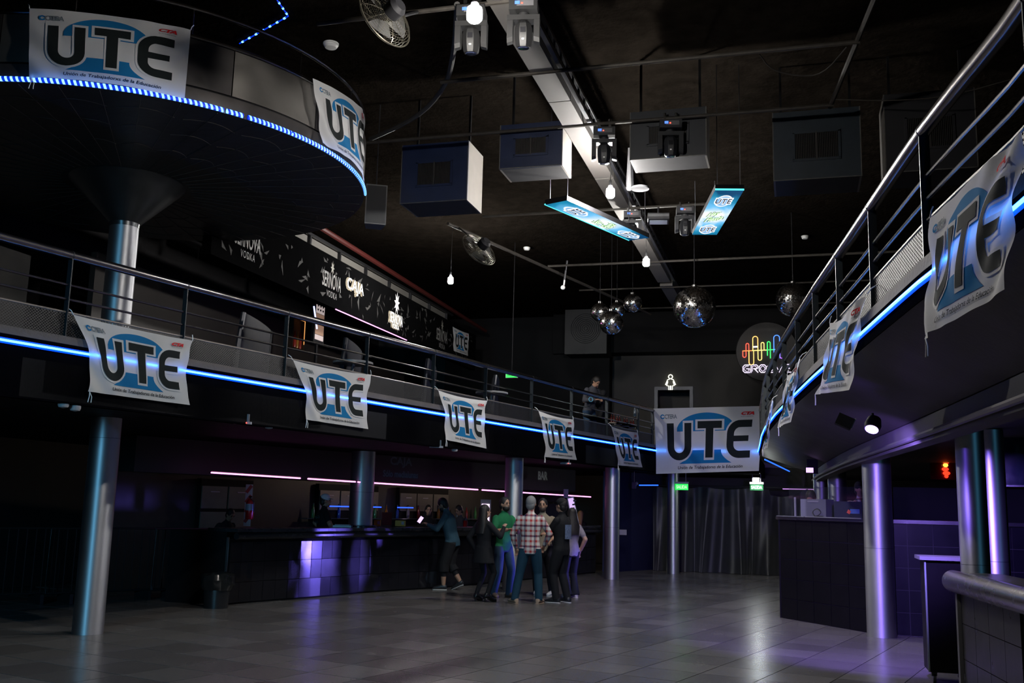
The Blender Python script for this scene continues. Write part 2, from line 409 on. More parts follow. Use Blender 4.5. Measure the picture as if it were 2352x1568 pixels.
def railing(label, pts, posts, inset=.05):
    q = offset(pts, inset)
    t = thing('balcony_railing', label, 'railing', (q[0][0], q[0][1], 3.2))
    MB().tube([(p[0],p[1],4.05) for p in q], .047, 14).build('handrail', railsteel, t)
    for z in (3.74, 3.59): MB().tube([(p[0],p[1],z) for p in q], .013, 8).build('rail', railsteel, t)
    MB().tube([(p[0],p[1],3.455) for p in q], .012, 6, squash=(1,.8)).build('sheet_edge', M('sheet_edge', (.16,.14,.125), .5, .5), t)
    n = len(posts)
    for k in range(n-1):
        a, b = posts[k], posts[k+1]; seg = [a]+[(p[0],p[1]) for p in q if min(a[1],b[1])+.05 < p[1] < max(a[1],b[1])-.05 or (abs(a[1]-b[1]) < .01 and min(a[0],b[0])+.05 < p[0] < max(a[0],b[0])-.05)]+[b]
        MB().ribbon(seg, 3.20, 3.45).build('perforated_panel', perf, t, smooth=0)
    for (x, y) in posts:
        i = min(range(len(q)), key=lambda i: (q[i][0]-x)**2+(q[i][1]-y)**2); a = q[max(i-1,0)]; b = q[min(i+1,len(q)-1)]; rz = math.atan2(b[1]-a[1], b[0]-a[0])
        m = MB(); m.box((x,y,3.62), (.012,.065,.84), rz); p = m.build('post', postmat, t)
        MB().tube([(x-math.cos(rz)*.008, y-math.sin(rz)*.008, 4.05),(x+math.cos(rz)*.008, y+math.sin(rz)*.008, 4.05)], .0495, 14).build('joint_ring', darkmetal, p)
    return t
def on_line(pts, y):
    for i in range(len(pts)-1):
        a, b = pts[i], pts[i+1]
        if min(a[1],b[1]) <= y <= max(a[1],b[1]): t = (y-a[1])/(b[1]-a[1]); return (a[0]+(b[0]-a[0])*t, y)
lq = offset(l2, .05); rq = offset(r2, .05)
railing('long steel balcony railing on the left with handrail and perforated sheet', l2, [on_line(lq, y) for y in (3.4,5.1,6.78,8.39,9.92,11.64,13.37,15.13,16.80,18.55,20.33,22.16,24.06,25.0)])
railing('steel balcony railing on the right running towards the camera', r2, [on_line(rq, y) for y in (25.0,23.2,21.5,19.8,18.1,16.3,14.6,12.9,11.27,9.74,8.18,6.55,4.85,3.1,1.4)])
railing('short steel balcony railing behind the central banner', b2, [(-3.3,BACK_Y+.05), (-2.1,BACK_Y+.05), (-.94,BACK_Y+.05)])

# ================================================================ round platform on its column
PC = (-8.1, 10.35); PR = 2.97
def ringpt(deg, r=PR): a = math.radians(deg); return (PC[0]+r*math.cos(a), PC[1]+r*math.sin(a))
platmat = M('platform_underside', (.05,.042,.036), .42, var=.35, scale=2, bump=.25, bscale=9)
sheet = M('platform_sheet', (.26,.245,.23), .42, .9, var=.35, scale=2.2, bump=.05, bscale=8)
pt = thing('round_platform', 'raised round platform with curved metal parapet on a funnel topped column', 'platform', (PC[0], PC[1], 4.95))
MB().lathe([(.72,5.50),(1.8,5.54),(PR,5.575),(PR,5.62),(.4,5.66)], 96, (PC[0],PC[1],0)).build('deck', platmat, pt)
m = MB()
for k in range(48):
    a = 360*k/48+1.5; p, q = ringpt(a, .78), ringpt(a, 2.93)
    m.tube([(p[0],p[1],5.499),(ringpt(a,1.8)[0],ringpt(a,1.8)[1],5.537),(q[0],q[1],5.571)], .004, 4)
for rr, zz in ((1.5,5.527),(2.05,5.546),(2.55,5.561)):
    for k in range(24):
        a0 = 15*k+4; m.tube([(*ringpt(a0+13*s/6, rr+.10*math.sin(math.pi*s/6)), zz-.001+.0032*math.sin(math.pi*s/6)) for s in range(7)], .0035, 4)
m.build('underside_seams', M('seam_edge', (.10,.09,.08), .4, .5), pt, kind='stuff')
MB().lathe([(.178,4.93),(.185,4.98),(.70,5.50),(.72,5.51)], 48, (PC[0]+.04,PC[1]-.04,0)).build('funnel', M('funnel_sheet', (.11,.115,.12), .35, .9, aniso=.6), pt)
rimm = M('platform_rim', (.07,.064,.062), .4, .6, var=.3)
MB().wall([ringpt(a, PR+.005) for a in range(0, 361, 3)], 5.62, 5.76, .03).build('rim_band', rimm, pt)
edges = [-33.6+22.0*k for k in range(-6, 11)]
for k, a in enumerate(edges[:-1]):
    MB().wall([ringpt(a+.12+(21.76)*s/8, PR-.005) for s in range(9)], 5.785, 6.285, .008).build('parapet_panel', sheet if k % 2 == 0 else M('platform_sheet_dark', (.07,.066,.066), .5, .8, var=.3), pt)
MB().wall([ringpt(a, PR-.02) for a in range(0, 361, 3)], 5.74, 5.80, .02).build('shadow_gap', black, pt)
pr = thing('platform_railing', 'two curved tube rails on posts round the raised platform', 'railing', (PC[0], PC[1], 6.285))
MB().tube([(*ringpt(a, PR-.05), 6.33) for a in range(0,360,4)], .026, 10, closed=True).build('rail', railsteel, pr)
MB().tube([(*ringpt(a, PR-.05), 6.64) for a in range(0,360,4)], .024, 10, closed=True).build('handrail', railsteel, pr)
for a in (-64.4,-42.4,-16.4,5.6,27.6,49.6,71.6,-86.4,-108.4,-130,-152,-174,164,142,120,95):
    p = ringpt(a, PR-.05); MB().tube([(*p, 6.28),(*p, 6.64)], .011, 8).build('post', railsteel, pr)
def dotted_led():
    m = bpy.data.materials.new('led_rope_blue'); m.use_nodes = True; nt = m.node_tree; N = nt.nodes; b = N['Principled BSDF']
    b.inputs['Base Color'].default_value = (.01,.02,.3,1)
    g = N.new('ShaderNodeNewGeometry'); s = N.new('ShaderNodeSeparateXYZ'); nt.links.new(g.outputs['Position'], s.inputs[0])
    def op(o, a, bv=None, link2=None):
        q = N.new('ShaderNodeMath'); q.operation = o; nt.links.new(a, q.inputs[0])
        if link2: nt.links.new(link2, q.inputs[1])
        elif bv is not None: q.inputs[1].default_value = bv
        return q.outputs[0]
    dx = op('SUBTRACT', s.outputs[0], PC[0]); dy = op('SUBTRACT', s.outputs[1], PC[1])
    an = op('ARCTAN2', dy, link2=dx); zz = op('MULTIPLY', s.outputs[2], 18.0); ph = op('ADD', op('MULTIPLY', an, 2*math.pi*55), link2=op('MULTIPLY', zz, 2.4))
    sn = op('SINE', ph); st = op('GREATER_THAN', sn, .15)
    mx = N.new('ShaderNodeMix'); mx.data_type = 'RGBA'; mx.inputs['A'].default_value = (0,.03,.75,1); mx.inputs['B'].default_value = (.11,.34,1,1); nt.links.new(st, mx.inputs['Factor'])
    nt.links.new(mx.outputs['Result'], b.inputs['Emission Color'])
    es = op('ADD', op('MULTIPLY', st, 4.2), .9); nt.links.new(es, b.inputs['Emission Strength'])
    return m
lt = thing('light_strip', 'dotted blue light rope round the rim of the raised platform', 'light strip', (PC[0], PC[1], 5.585))
rope = dotted_led()
for a0, a1 in ((-110,-35.2),(-34.6,-31.0),(-30.0,-19.2),(-18.8,24)):
    MB().tube([(*ringpt(a0+(a1-a0)*k/60, PR+.018), 5.598) for k in range(61)], .026, 8, squash=(1.0,.6)).build('rope_section', rope, lt)

# ================================================================ banners
def text2d(s, shear=0.0, bold=0.0, sp=1.0):
    cu = bpy.data.curves.new('t', 'FONT'); cu.body = s; cu.shear = shear; cu.offset = bold; cu.space_character = sp; cu.resolution_u = 3; cu.align_x = 'CENTER'; cu.align_y = 'CENTER'
    o = bpy.data.objects.new('t', cu); link(o); bpy.context.view_layer.update()
    me = bpy.data.meshes.new_from_object(o.evaluated_get(bpy.context.evaluated_depsgraph_get()))
    v = [(p.co.x, p.co.y) for p in me.vertices]; f = [tuple(p.vertices) for p in me.polygons]
    bpy.data.objects.remove(o); bpy.data.curves.remove(cu); bpy.data.meshes.remove(me)
    x0, x1 = min(p[0] for p in v), max(p[0] for p in v); y0, y1 = min(p[1] for p in v), max(p[1] for p in v)
    return [((p[0]-(x0+x1)/2)/(x1-x0), (p[1]-(y0+y1)/2)/(y1-y0)) for p in v], f     # unit box, centred
TXT = {}
def unit_text(s, **k):
    key = (s, tuple(sorted(k.items())))
    if key not in TXT: TXT[key] = text2d(s, **k)
    return TXT[key]
def stroke(path, w):
    """flat ribbon (u,v in banner units, aspect handled by caller) along a path; returns verts, faces"""
    vs = []; n = len(path)
    for i in range(n):
        a, b = path[max(i-1,0)], path[min(i+1,n-1)]; dx, dy = b[0]-a[0], b[1]-a[1]; l = math.hypot(dx,dy) or 1; nx, ny = -dy/l*w, dx/l*w
        for s in (-1,-.33,.33,1): vs.append((path[i][0]+nx*s, path[i][1]+ny*s))
    return vs, [(4*i+k, 4*i+k+1, 4*i+k+5, 4*i+k+4) for i in range(n-1) for k in range(3)]
def arc(cx, cy, rx, ry, a0, a1, n): return [(cx+rx*math.cos(math.radians(a0+(a1-a0)*k/n)), cy-ry*math.sin(math.radians(a0+(a1-a0)*k/n))) for k in range(n+1)]
def line(a, b, n): return [lerp(a,b,k/n) for k in range(n+1)]
ASP = 1.70     # banner width : height; graphics are drawn on a 1.70 x 1 sheet, y downwards
def ute(ext=0.0):
    """letter strokes of the logo; ext lengthens the ends for the white outline"""
    U = line((.253,.235-ext),(.253,.60),8) + arc(.395,.60,.142,.150,180,360,14)[1:] + line((.537,.60),(.537,.235-ext),8)[1:]
    T1 = line((.690-ext,.268),(1.070+ext,.268),10); T2 = line((.880,.30),(.880,.775+ext),12)
    E = line((1.540+ext,.262),(1.40,.262),5) + arc(1.36,.42,.150,.158,90,180,8)[1:] + line((1.21,.44),(1.21,.58),4)[1:] + arc(1.36,.585,.150,.152,180,270,8)[1:] + line((1.37,.737),(1.540+ext,.737),5)[1:]
    E2 = line((1.24,.492),(1.500+ext*.6,.492),8)
    return [U], [T1, T2], [E, E2]
def grid2(fx, nu, nv):
    vs = [fx(i/nu, j/nv) for j in range(nv+1) for i in range(nu+1)]; w = nu+1
    return vs, [(j*w+i, j*w+i+1, (j+1)*w+i+1, (j+1)*w+i) for j in range(nv) for i in range(nu)]
def cloth(name, col, tr):
    m = bpy.data.materials.new(name); m.use_nodes = True; nt = m.node_tree; N = nt.nodes; b = N['Principled BSDF']; out = N['Material Output']
    tc = N.new('ShaderNodeTexCoord'); nz = N.new('ShaderNodeTexNoise'); nz.inputs['Scale'].default_value = 3; nz.inputs['Detail'].default_value = 6; nt.links.new(tc.outputs['Object'], nz.inputs['Vector'])
    mx = N.new('ShaderNodeMix'); mx.data_type = 'RGBA'; mx.inputs['A'].default_value = (*[c*.86 for c in col],1); mx.inputs['B'].default_value = (*col,1); nt.links.new(nz.outputs['Fac'], mx.inputs['Factor'])
    nt.links.new(mx.outputs['Result'], b.inputs['Base Color']); b.inputs['Roughness'].default_value = .85; b.inputs['Specular IOR Level'].default_value = .15
    t = N.new('ShaderNodeBsdfTranslucent'); nt.links.new(mx.outputs['Result'], t.inputs['Color'])
    ms = N.new('ShaderNodeMixShader'); ms.inputs[0].default_value = tr; nt.links.new(b.outputs[0], ms.inputs[1]); nt.links.new(t.outputs[0], ms.inputs[2]); nt.links.new(ms.outputs[0], out.inputs['Surface'])
    return m
c_white = cloth('banner_cloth', (.80,.80,.80), .45); c_blue = cloth('banner_blue', (.012,.18,.42), .3); c_dark = cloth('banner_ink', (.012,.016,.017), .12); c_red = cloth('banner_red', (.62,.02,.025), .25); c_grey = cloth('banner_grey', (.16,.19,.21), .2)
string_mat = M('white_string', (.7,.7,.68), .8)
UT = ute(0); UO = ute(.035)
def banner(label, TL, TR, BR, BL, out, bulge=0.0, sag=.03, pinch=.05, fold=.012, seed=0, ties=True, diag=1.0):
    rnd = random.Random(seed); TL, TR, BR, BL = map(Vector, (TL,TR,BR,BL)); n = Vector((out[0],out[1],0)).normalized(); ph = [rnd.uniform(0,6.28) for _ in range(6)]
    W = ((TR-TL).length+(BR-BL).length)/2; ex = (TR-TL).normalized()
    def P(u, v, lay=0):
        p = TL*(1-u)*(1-v)+TR*u*(1-v)+BR*u*v+BL*(1-u)*v
        p = p + Vector((0,0,-1))*(sag*4*u*(1-u)*(1-v)**1.5)
        p = p + ex*(pinch*math.sin(math.pi*v)*(max(0,1-3*u)-max(0,3*u-2)*.7))
        d = bulge*4*u*(1-u)
        d += fold*(math.sin(7*u+3*v+ph[0])*.6+math.sin(15*u-5*v+ph[1])*.35*v+math.sin(9*(u*.6+v)+ph[2])*.3)
        d += diag*fold*1.1*(math.sin(26*(u-.45*v)+ph[3])*max(0,1-2.2*u)*(.3+v) + math.sin(24*(u+.6*v)+ph[4])*max(0,2.2*u-1.2)*(1-v*.6))
        return tuple(p + n*(d+.0035*lay))
    t = thing('union_banner', label, 'banner', (TL+TR)/2, group='white union banners')
    m = MB(); m.grid(lambda u, v: P(u, v), 44, 30); cl = m.build('cloth', c_white, t, smooth=180)
    def put(shapes, lay, name, mat, parent=t):
        m = MB()
        for vs, fs in shapes: m.add([P(max(0,min(1,x/ASP)), max(0,min(1,y)), lay) for x, y in vs], fs)
        return m.build(name, mat, parent, smooth=180)
    # blue dome above and flared foot below the letters
    dome = grid2(lambda a, b: (.36+.92*a, (lambda top: top+(.365-top)*b)(.365-.285*math.sqrt(max(0,1-((.92*a-.46)/.47)**2)))), 34, 6)
    foot = grid2(lambda a, b: ((.82+(a-.5)*(.50+.36*b**2.2)), .655+.205*b), 24, 8)
    put([dome, foot], 1, 'blue_arch', c_blue)
    put([stroke(s, .083) for g in UO for s in g], 2, 'letter_outline', c_white)
    for g, nm in zip(UT, ('letter_u','letter_t','letter_e')): put([stroke(s, .056 if i == 0 else .060 if nm == 'letter_t' else .044) for i, s in enumerate(g)], 3, nm, c_dark)
    def word(s, cx, cy, w, h, lay, nm, mat, **k):
        vs, fs = unit_text(s, **k); return put([([(cx+x*w, cy-y*h) for x, y in vs], fs)], lay, nm, mat)
    word('Unión de Trabajadorxs de la Educación', .90, .925, 1.06, .062, 2, 'caption', c_dark, shear=.15, bold=.012)['kind'] = 'stuff'
    word('CTERA', .265, .13, .20, .068, 2, 'small_emblem', c_grey, bold=.02, sp=.8); put([stroke(arc(.135,.13,.028,.028,30,330,10), .009)], 2, 'emblem_ring', c_blue)
    word('CTA', 1.46, .105, .20, .052, 4, 'red_emblem', c_red, shear=.3, bold=.05, sp=.85); word('de los trabajadores', 1.455, .155, .19, .016, 4, 'emblem_line', c_dark)
    if ties:
        for k, (c, e) in enumerate(((P(0,0), (-.03,0,.07)), (P(1,0), (.03,0,.07)))):
            c = Vector(c); MB().tube([c, c+Vector((e[0]*.4,e[1],e[2]*.6))-n*.02, c+Vector(e)-n*.05], .005, 5).build('tie_string', string_mat, t)
        c = Vector(P(.012,1)); m = MB()
        for dx in (0,.03): m.tube([c, c+ex*dx+Vector((0,0,-.05)), c+ex*(dx*1.3-.012)+Vector((0,0,-.11))], .0045, 5)
        m.build('loose_string', string_mat, t)
    return t
LN = (.976,-.2175); RN = (-.99,-.14)
banner('white union banner high on the platform parapet, left one of two up there', (-7.155, 7.461, 6.309), (-5.882, 8.271, 6.334), (-5.885, 8.268, 5.598), (-7.095, 7.481, 5.604), (.55,-.83), bulge=.10, sag=.0, pinch=.0, seed=3, diag=.9)
banner('white union banner on the right side of the raised round platform', (-5.166, 9.554, 6.305), (-5.096, 10.816, 6.379), (-5.137, 11.031, 5.570), (-5.112, 9.789, 5.626), (1.0,-.05), bulge=.11, sag=.0, pinch=.02, seed=4, ties=False)
banner('white union banner leftmost on the left balcony, above the tall column', (-7.074, 8.397, 3.428), (-6.719, 9.989, 3.413), (-6.716, 9.998, 2.662), (-7.021, 8.635, 2.663), LN, sag=.02, pinch=.11, seed=5)
banner('white union banner on the left balcony second from the left', (-6.340, 11.683, 3.430), (-5.962, 13.377, 3.453), (-5.969, 13.347, 2.653), (-6.272, 11.988, 2.672), LN, sag=.03, pinch=.11, seed=6)
banner('white union banner on the left balcony third from the left', (-5.570, 15.137, 3.425), (-5.222, 16.694, 3.419), (-5.208, 16.756, 2.582), (-5.512, 15.395, 2.646), LN, sag=.03, pinch=.11, seed=7)
banner('white union banner on the left balcony second nearest the central banner', (-4.786, 18.649, 3.430), (-4.432, 20.232, 3.402), (-4.389, 20.429, 2.575), (-4.712, 18.981, 2.559), LN, sag=.03, pinch=.09, seed=8)
banner('small looking white union banner next to the big central one', (-3.991, 22.211, 3.420), (-3.628, 23.839, 3.407), (-3.569, 24.102, 2.589), (-3.903, 22.603, 2.570), LN, sag=.03, pinch=.09, seed=9)
banner('large central white union banner across the far balcony', (-3.429, 25.050, 4.103), (-0.714, 25.050, 4.161), (-0.872, 25.050, 2.583), (-3.361, 25.050, 2.471), (0,-1), sag=.0, pinch=.02, fold=.012, seed=10, ties=False, diag=.4)
banner('big nearest white union banner on the right balcony, twisted and folded', (0.790, 6.106, 3.347), (1.008, 4.697, 3.325), (0.968, 5.035, 2.678), (0.741, 6.400, 2.672), RN, sag=.0, pinch=.05, fold=.018, seed=11)
banner('white union banner on the right balcony second from the camera', (0.332, 9.669, 3.380), (0.536, 8.016, 3.306), (0.455, 8.708, 2.640), (0.217, 10.559, 2.806), RN, sag=.05, pinch=.10, fold=.018, seed=12)
banner('narrow white union banner on the right balcony third from the camera', (-0.087, 13.172, 3.349), (0.071, 11.772, 3.365), (-0.049, 12.820, 2.735), (-0.234, 14.526, 2.779), RN, sag=.05, pinch=.10, fold=.018, seed=13)
banner('white union banner seen edge on at the far end of the right balcony', (-0.368, 15.864, 3.189), (-0.306, 15.186, 3.251), (-0.437, 16.641, 2.639), (-0.541, 17.812, 2.672), RN, sag=.05, pinch=.10, fold=.015, seed=14)
banner('distant white union banner at the end of the vodka bar fascia', (-8.475, 23.963, 6.129), (-8.475, 25.292, 6.175), (-8.475, 25.279, 5.563), (-8.475, 24.062, 5.517), (1,0), sag=.02, pinch=.03, fold=.006, seed=15, ties=False)
# ================================================================ ceiling rig
beam_mat = M('beam_board', (.07,.064,.059), .7, var=.25, scale=3)
m = MB()
for a, b in ((1.0,8.2),(8.22,11.0),(11.02,13.9),(13.92,16.6),(16.62,19.3),(19.32,20.9),(21.25,23.6)): m.box((-2.64,(a+b)/2,6.53), (.27,b-a,.26))
struct(m.build('trim_beam', beam_mat))
m = MB(); m.box((-2.44,11.5,6.46), (.05,19,.05)); m.box((-2.44,11.5,6.62), (.04,19,.04))
for k in range(60): m.box((-2.44,2.2+.32*k,6.54), (.02,.03,.16))
struct(m.build('trim_cable_tray', darkmetal))
pipe_mat = M('ceiling_pipe', (.035,.031,.027), .6, .2, var=.6, scale=12, spec=.2)
def pipe(label, a, b, r=.024): 
    return tag(MB().tube([a, b], r, 8).build('lighting_pipe', pipe_mat), label, 'pipe')
pipe('nearest ceiling pipe carrying the two grey moving heads', (-4.6,8.55,6.4), (1.4,8.55,6.4))
pipe('thin ceiling pipe crossing in front of the boxy air units', (-3.85,10.17,6.4), (.72,10.17,6.4))
pipe('ceiling pipe carrying the two black moving heads by the boxy units', (-5.5,11.80,6.4), (.52,11.80,6.4))
pipe('ceiling pipe behind the hanging screens with two moving heads', (-5.0,15.45,6.4), (-.9,15.45,6.4))
pipe('ceiling pipe above the big mirror ball', (-4.75,19.06,6.4), (1.9,19.06,6.4))
pipe('farthest thin ceiling pipe near the back wall', (-4.6,21.4,6.4), (2.2,21.4,6.4), .018)
pipe('low ceiling pipe far behind the mirror balls', (-3.6,23.4,6.35), (2.6,23.4,6.35), .018)
pipe('lengthwise ceiling pipe above the right balcony', (.82,9.2,6.42), (.48,11.9,6.42), .03)
pipe('long lengthwise ceiling pipe on the left behind the fan', (-5.6,15.4,6.3), (-3.35,23.9,6.3), .03)
tag(MB().tube(smoothline([(-0.283, 10.244, 6.400), (-0.177, 10.428, 6.300), (0.092, 10.543, 6.250), (0.361, 10.570, 6.250), (0.595, 10.266, 6.400)]), .008, 5).build('loose_cable', pipe_mat), 'loose cable sagging from the pipe over the boxy units', 'cable')
tag(MB().tube(smoothline([(-3.076, 8.496, 6.400), (-3.474, 9.574, 6.500), (-3.992, 10.745, 6.600), (-4.681, 11.580, 6.600), (-5.571, 12.062, 6.550)]), .03, 8).build('duct_hose', M('hose_black', (.03,.029,.028), .6)), 'black hose curving across the ceiling left of the moving heads', 'hose')
tag(MB().tube(smoothline([(0.487, 11.624, 6.400), (1.150, 11.580, 6.300), (1.751, 11.586, 6.300), (2.405, 11.459, 6.400)]), .007, 5).build('loose_cable', pipe_mat), 'thin cable running right above the dark boxy units', 'cable')

# ---- white bulbs
bulb_glass = glow('bulb_light', (1.0,.965,.92), BULB)
bulb_small = glow('bulb_light_small', (1.0,.95,.88), BULB*.6)
def bulb(label, p, r=.058, top=6.4, s=1.0, g=None):
    t = thing('light_bulb', label, 'light bulb', p, group='white ceiling bulbs')
    MB().lathe([(.012,-.085*s),(r*.7,-.083*s),(r*.97,-.062*s),(r,-.03*s),(r*.92,.035*s),(r*.55,.052*s)], 16).build('bulb', g or bulb_glass, t, local=True)
    MB().lathe([(r*.56,.053*s),(r*.5,.085*s),(.02,.10*s),(.02,.15*s),(.014,.16*s)], 14).build('socket', grey_plastic, t, local=True)
    MB().tube([(0,0,.15*s),(0,0,top-p[2])], .004, 5).build('cord', cordmat, t, local=True)
bulb('brightest white bulb hanging beside the nearest grey moving head', (-2.502, 7.343, 5.662), .066, g=bulb_small)
bulb('white bulb hanging just above the left hanging screen', (-2.330, 12.743, 5.810))
bulb('white bulb hanging under the beam behind the screens', (-2.379, 16.429, 5.753))
bulb('lone white bulb over the far left balcony by the fan', (-6.601, 18.435, 6.051), .056, 7.3)

# ---- moving heads
mh_grey = M('moving_head_grey', (.008,.008,.0085), .55, .0); mh_black = M('moving_head_black', (.012,.0125,.015), .45, .0)
lens = M('lens_glass', (.02,.025,.05), .06, coat=1.0); redled = glow('red_display', (1,.05,.03), 6.0); bluelcd = glow('blue_display', (.1,.25,1.0), 1.4)
def moving_head(label, loc, rz, mat, tilt, top):
    t = thing('moving_head_light', label, 'stage light', loc, rz, group='moving head stage lights')
    m = MB(); m.box((0,0,.0), (.27,.24,.11)); m.lathe([(.06,-.09),(.06,-.05)], 16); b = m.build('base', mat, t, local=True)
    MB().box((.02,-.122,.005), (.16,.006,.055)).build('control_panel', M('panel_grey', (.08,.08,.085), .5), b, local=True)
    MB().box((-.01,-.127,.0), (.016,.006,.012)).build('red_light', redled, b, local=True); MB().box((-.055,-.127,.008), (.045,.006,.03)).build('display', bluelcd, b, local=True)
    for s in (-1,1):
        m = MB(); m.box((s*.07,0,.055+(top-.055)/2), (.03,.035,top-.055)); m.tube([(s*.07,0,top-.02),(s*.07,.001,top+.035)], .02, 8); m.build('clamp', chrome, t, local=True)
    m = MB(); pts = []
    for s in (-1,1):
        prof = [(-.055,0),(.055,0),(.055,-.20),(.03,-.235),(-.03,-.235),(-.055,-.20)]
        vs = [(s*.10,a,-.10+b) for a,b in prof]+[(s*.155,a,-.115+b) for a,b in prof]
        m.add(vs, [(0,1,2,3,4,5) if s < 0 else (5,4,3,2,1,0), (11,10,9,8,7,6) if s < 0 else (6,7,8,9,10,11)]+[((i,6+i,6+(i+1)%6,(i+1)%6) if s < 0 else ((i+1)%6,6+(i+1)%6,6+i,i)) for i in range(6)])
    m.box((0,0,-.105), (.31,.12,.05)); m.build('yoke', mat, t, local=True)
    R = Matrix.Translation((0,0,-.23)) @ Matrix.Rotation(math.radians(tilt), 4, 'X')
    m = MB(); rings = []
    for r, z in ((.045,.10),(.075,.07),(.09,.02),(.088,-.06),(.078,-.13),(.07,-.15)): rings.append((r,z))
    m.lathe(rings, 8, (0,0,0), R @ Matrix.Rotation(math.radians(22.5), 4, 'Z')); m.v = [(v[0],v[1],v[2]) for v in m.v]; h = m.build('head', mat, t, local=True, smooth=20)
    MB().lathe([(.055,-.152),(.05,-.160),(.01,-.162)], 16, (0,0,0), R).build('lens', lens, h, local=True)
    MB().box((0,0,0), (.05,.004,.05)).build('vent_plate', blackgloss, h, local=True).matrix_local = R @ Matrix.Translation((0,-.088,.0))
    MB().box((0,0,0), (.022,.004,.014)).build('emblem', white_plastic, h, local=True).matrix_local = R @ Matrix.Translation((0,-.080,-.085))
    return t
a16 = math.radians(10)
moving_head('grey moving head light right under the brightest bulb', (-2.939, 8.550, 6.294), a16, mh_grey, 8, .19)
moving_head('grey moving head light right of the brightest bulb', (-2.414, 8.550, 6.295), a16, mh_grey, 10, .15)
moving_head('black moving head light in front of the pale beam', (-2.242, 11.800, 6.258), a16, mh_black, 8, .16)
moving_head('black moving head light in front of the middle boxy unit', (-1.412, 11.800, 6.288), a16, mh_black, 4, .14)
moving_head('black moving head light overlapping the left hanging screen', (-2.465, 15.450, 6.268), a16, mh_black, 5, .15)
moving_head('black moving head light beside the right hanging screen', (-1.622, 15.450, 6.292), a16, mh_black, 5, .12)
# work light between the two far moving heads
wl = thing('flood_light', 'flat flood light between the two far moving heads', 'stage light', (-2.044, 15.450, 6.165), a16)
MB().box((0,0,.06), (.34,.16,.10)).build('housing', mh_black, wl, local=True); MB().box((0,-.083,.07), (.33,.006,.04)).build('nameplate', M('panel_grey'), wl, local=True)
fr = MB(); fr.box((0,0,0), (.33,.13,.05), M=Matrix.Rotation(math.radians(-25),3,'X')); fr.build('lamp_frame', mh_black, wl, local=True)
g = MB(); g.box((0,-.03,-.035), (.28,.09,.01), M=Matrix.Rotation(math.radians(-25),3,'X')); g.build('glass', M('flood_glass', (.25,.28,.36), .1), wl, local=True)
MB().tube([(0,0,.1),(0,0,6.4-(-2.044, 15.450, 6.165)[2])], .015, 8).build('hanger', darkmetal, wl, local=True)

# ---- boxy air units
unit_bluelit = M('air_unit_bluelit', (.007,.014,.045), .42, var=.45, scale=4, bump=.1); unit_sidelit = M('air_unit_sidelit', (.17,.158,.142), .75, var=.2, scale=5); unit_dark = M('air_unit_under', (.02,.02,.022), .7, var=.3)  # blue light on the fronts, bulb light on the sides, put into the colours
def air_unit(label, x0, x1, y0, y1, z0, z1, front=unit_bluelit, chip=True):
    t = thing('air_unit', label, 'air conditioner', ((x0+x1)/2,(y0+y1)/2,z0), group='boxy air units under the ceiling'); w, d, h = x1-x0, y1-y0, z1-z0
    m = MB(); m.box((0,-d/2+.012,h/2), (w,.024,h)); m.build('front_panel', front, t, local=True)
    for s in (-1,1): MB().box((s*(w/2-.012),.012,h/2), (.024,d-.024,h)).build('side_panel', unit_sidelit, t, local=True)
    MB().box((0,.012,.012), (w-.05,d-.03,.024)).build('bottom_panel', unit_dark, t, local=True); MB().box((0,.012,h-.012), (w-.05,d-.03,.024)).build('top_panel', unit_dark, t, local=True)
    gw, gh, gz = w*.52, h*.40, h*.48; m = MB()
    for dx, dz, sx, sz in ((-gw/2,0,.03,gh),(gw/2,0,.03,gh),(0,-gh/2,gw+.03,.03),(0,gh/2,gw+.03,.03)): m.box((dx,-d/2-.008,gz+dz), (sx,.016,sz))
    f = m.build('grille_frame', front, t, local=True); MB().box((0,-d/2-.002,gz), (gw,.004,gh)).build('grille_hole', black, t, local=True)
    m = MB()
    for k in range(26): m.box((-gw/2+gw*(k+.5)/26,-d/2-.008,gz), (.006,.012,gh-.03))
    m.box((0,-d/2-.011,gz), (.02,.012,gh)); m.build('grille_slats', M('grille_slat', (.04,.037,.034), .5, .4), f, local=True)
    m = MB()
    for s in (-1,1): m.box((s*(w/2-.004),-d/2-.003,h/2), (.012,.006,h))
    m.box((0,-d/2-.003,.004), (w,.006,.012)); m.build('worn_edges', M('worn_edge', (.07,.067,.062), .6, var=.6, scale=20), t, local=True)
    for sx in (-1,1): MB().box((sx*(w/2-.1),0,h+(7.34-z1)/2), (.03,.03,7.34-z1)).build('hanger', black, t, local=True)
    return t
air_unit('boxy blue lit air unit with one pale lit side, leftmost', -5.22, -4.24, 12.38, 13.04, 5.70, 6.55)
air_unit('boxy blue lit air unit beside the pale ceiling beam', -3.64, -2.80, 11.88, 12.42, 5.92, 6.52)
air_unit('boxy air unit behind the black moving head, middle of the row', -1.93, -.98, 11.88, 12.38, 5.92, 6.55, M('air_unit_paint_dark', (.006,.008,.013), .5, var=.4))
air_unit('dark boxy air unit with a barred window near the right balcony', -.20, .85, 12.40, 13.05, 5.70, 6.60, M('air_unit_paint_teal', (.010,.017,.025), .5, var=.45))
air_unit('dark grey boxy air unit behind the right railing', 1.12, 2.15, 12.35, 13.0, 5.70, 6.70, M('air_unit_paint_grey', (.014,.014,.017), .5, var=.3))

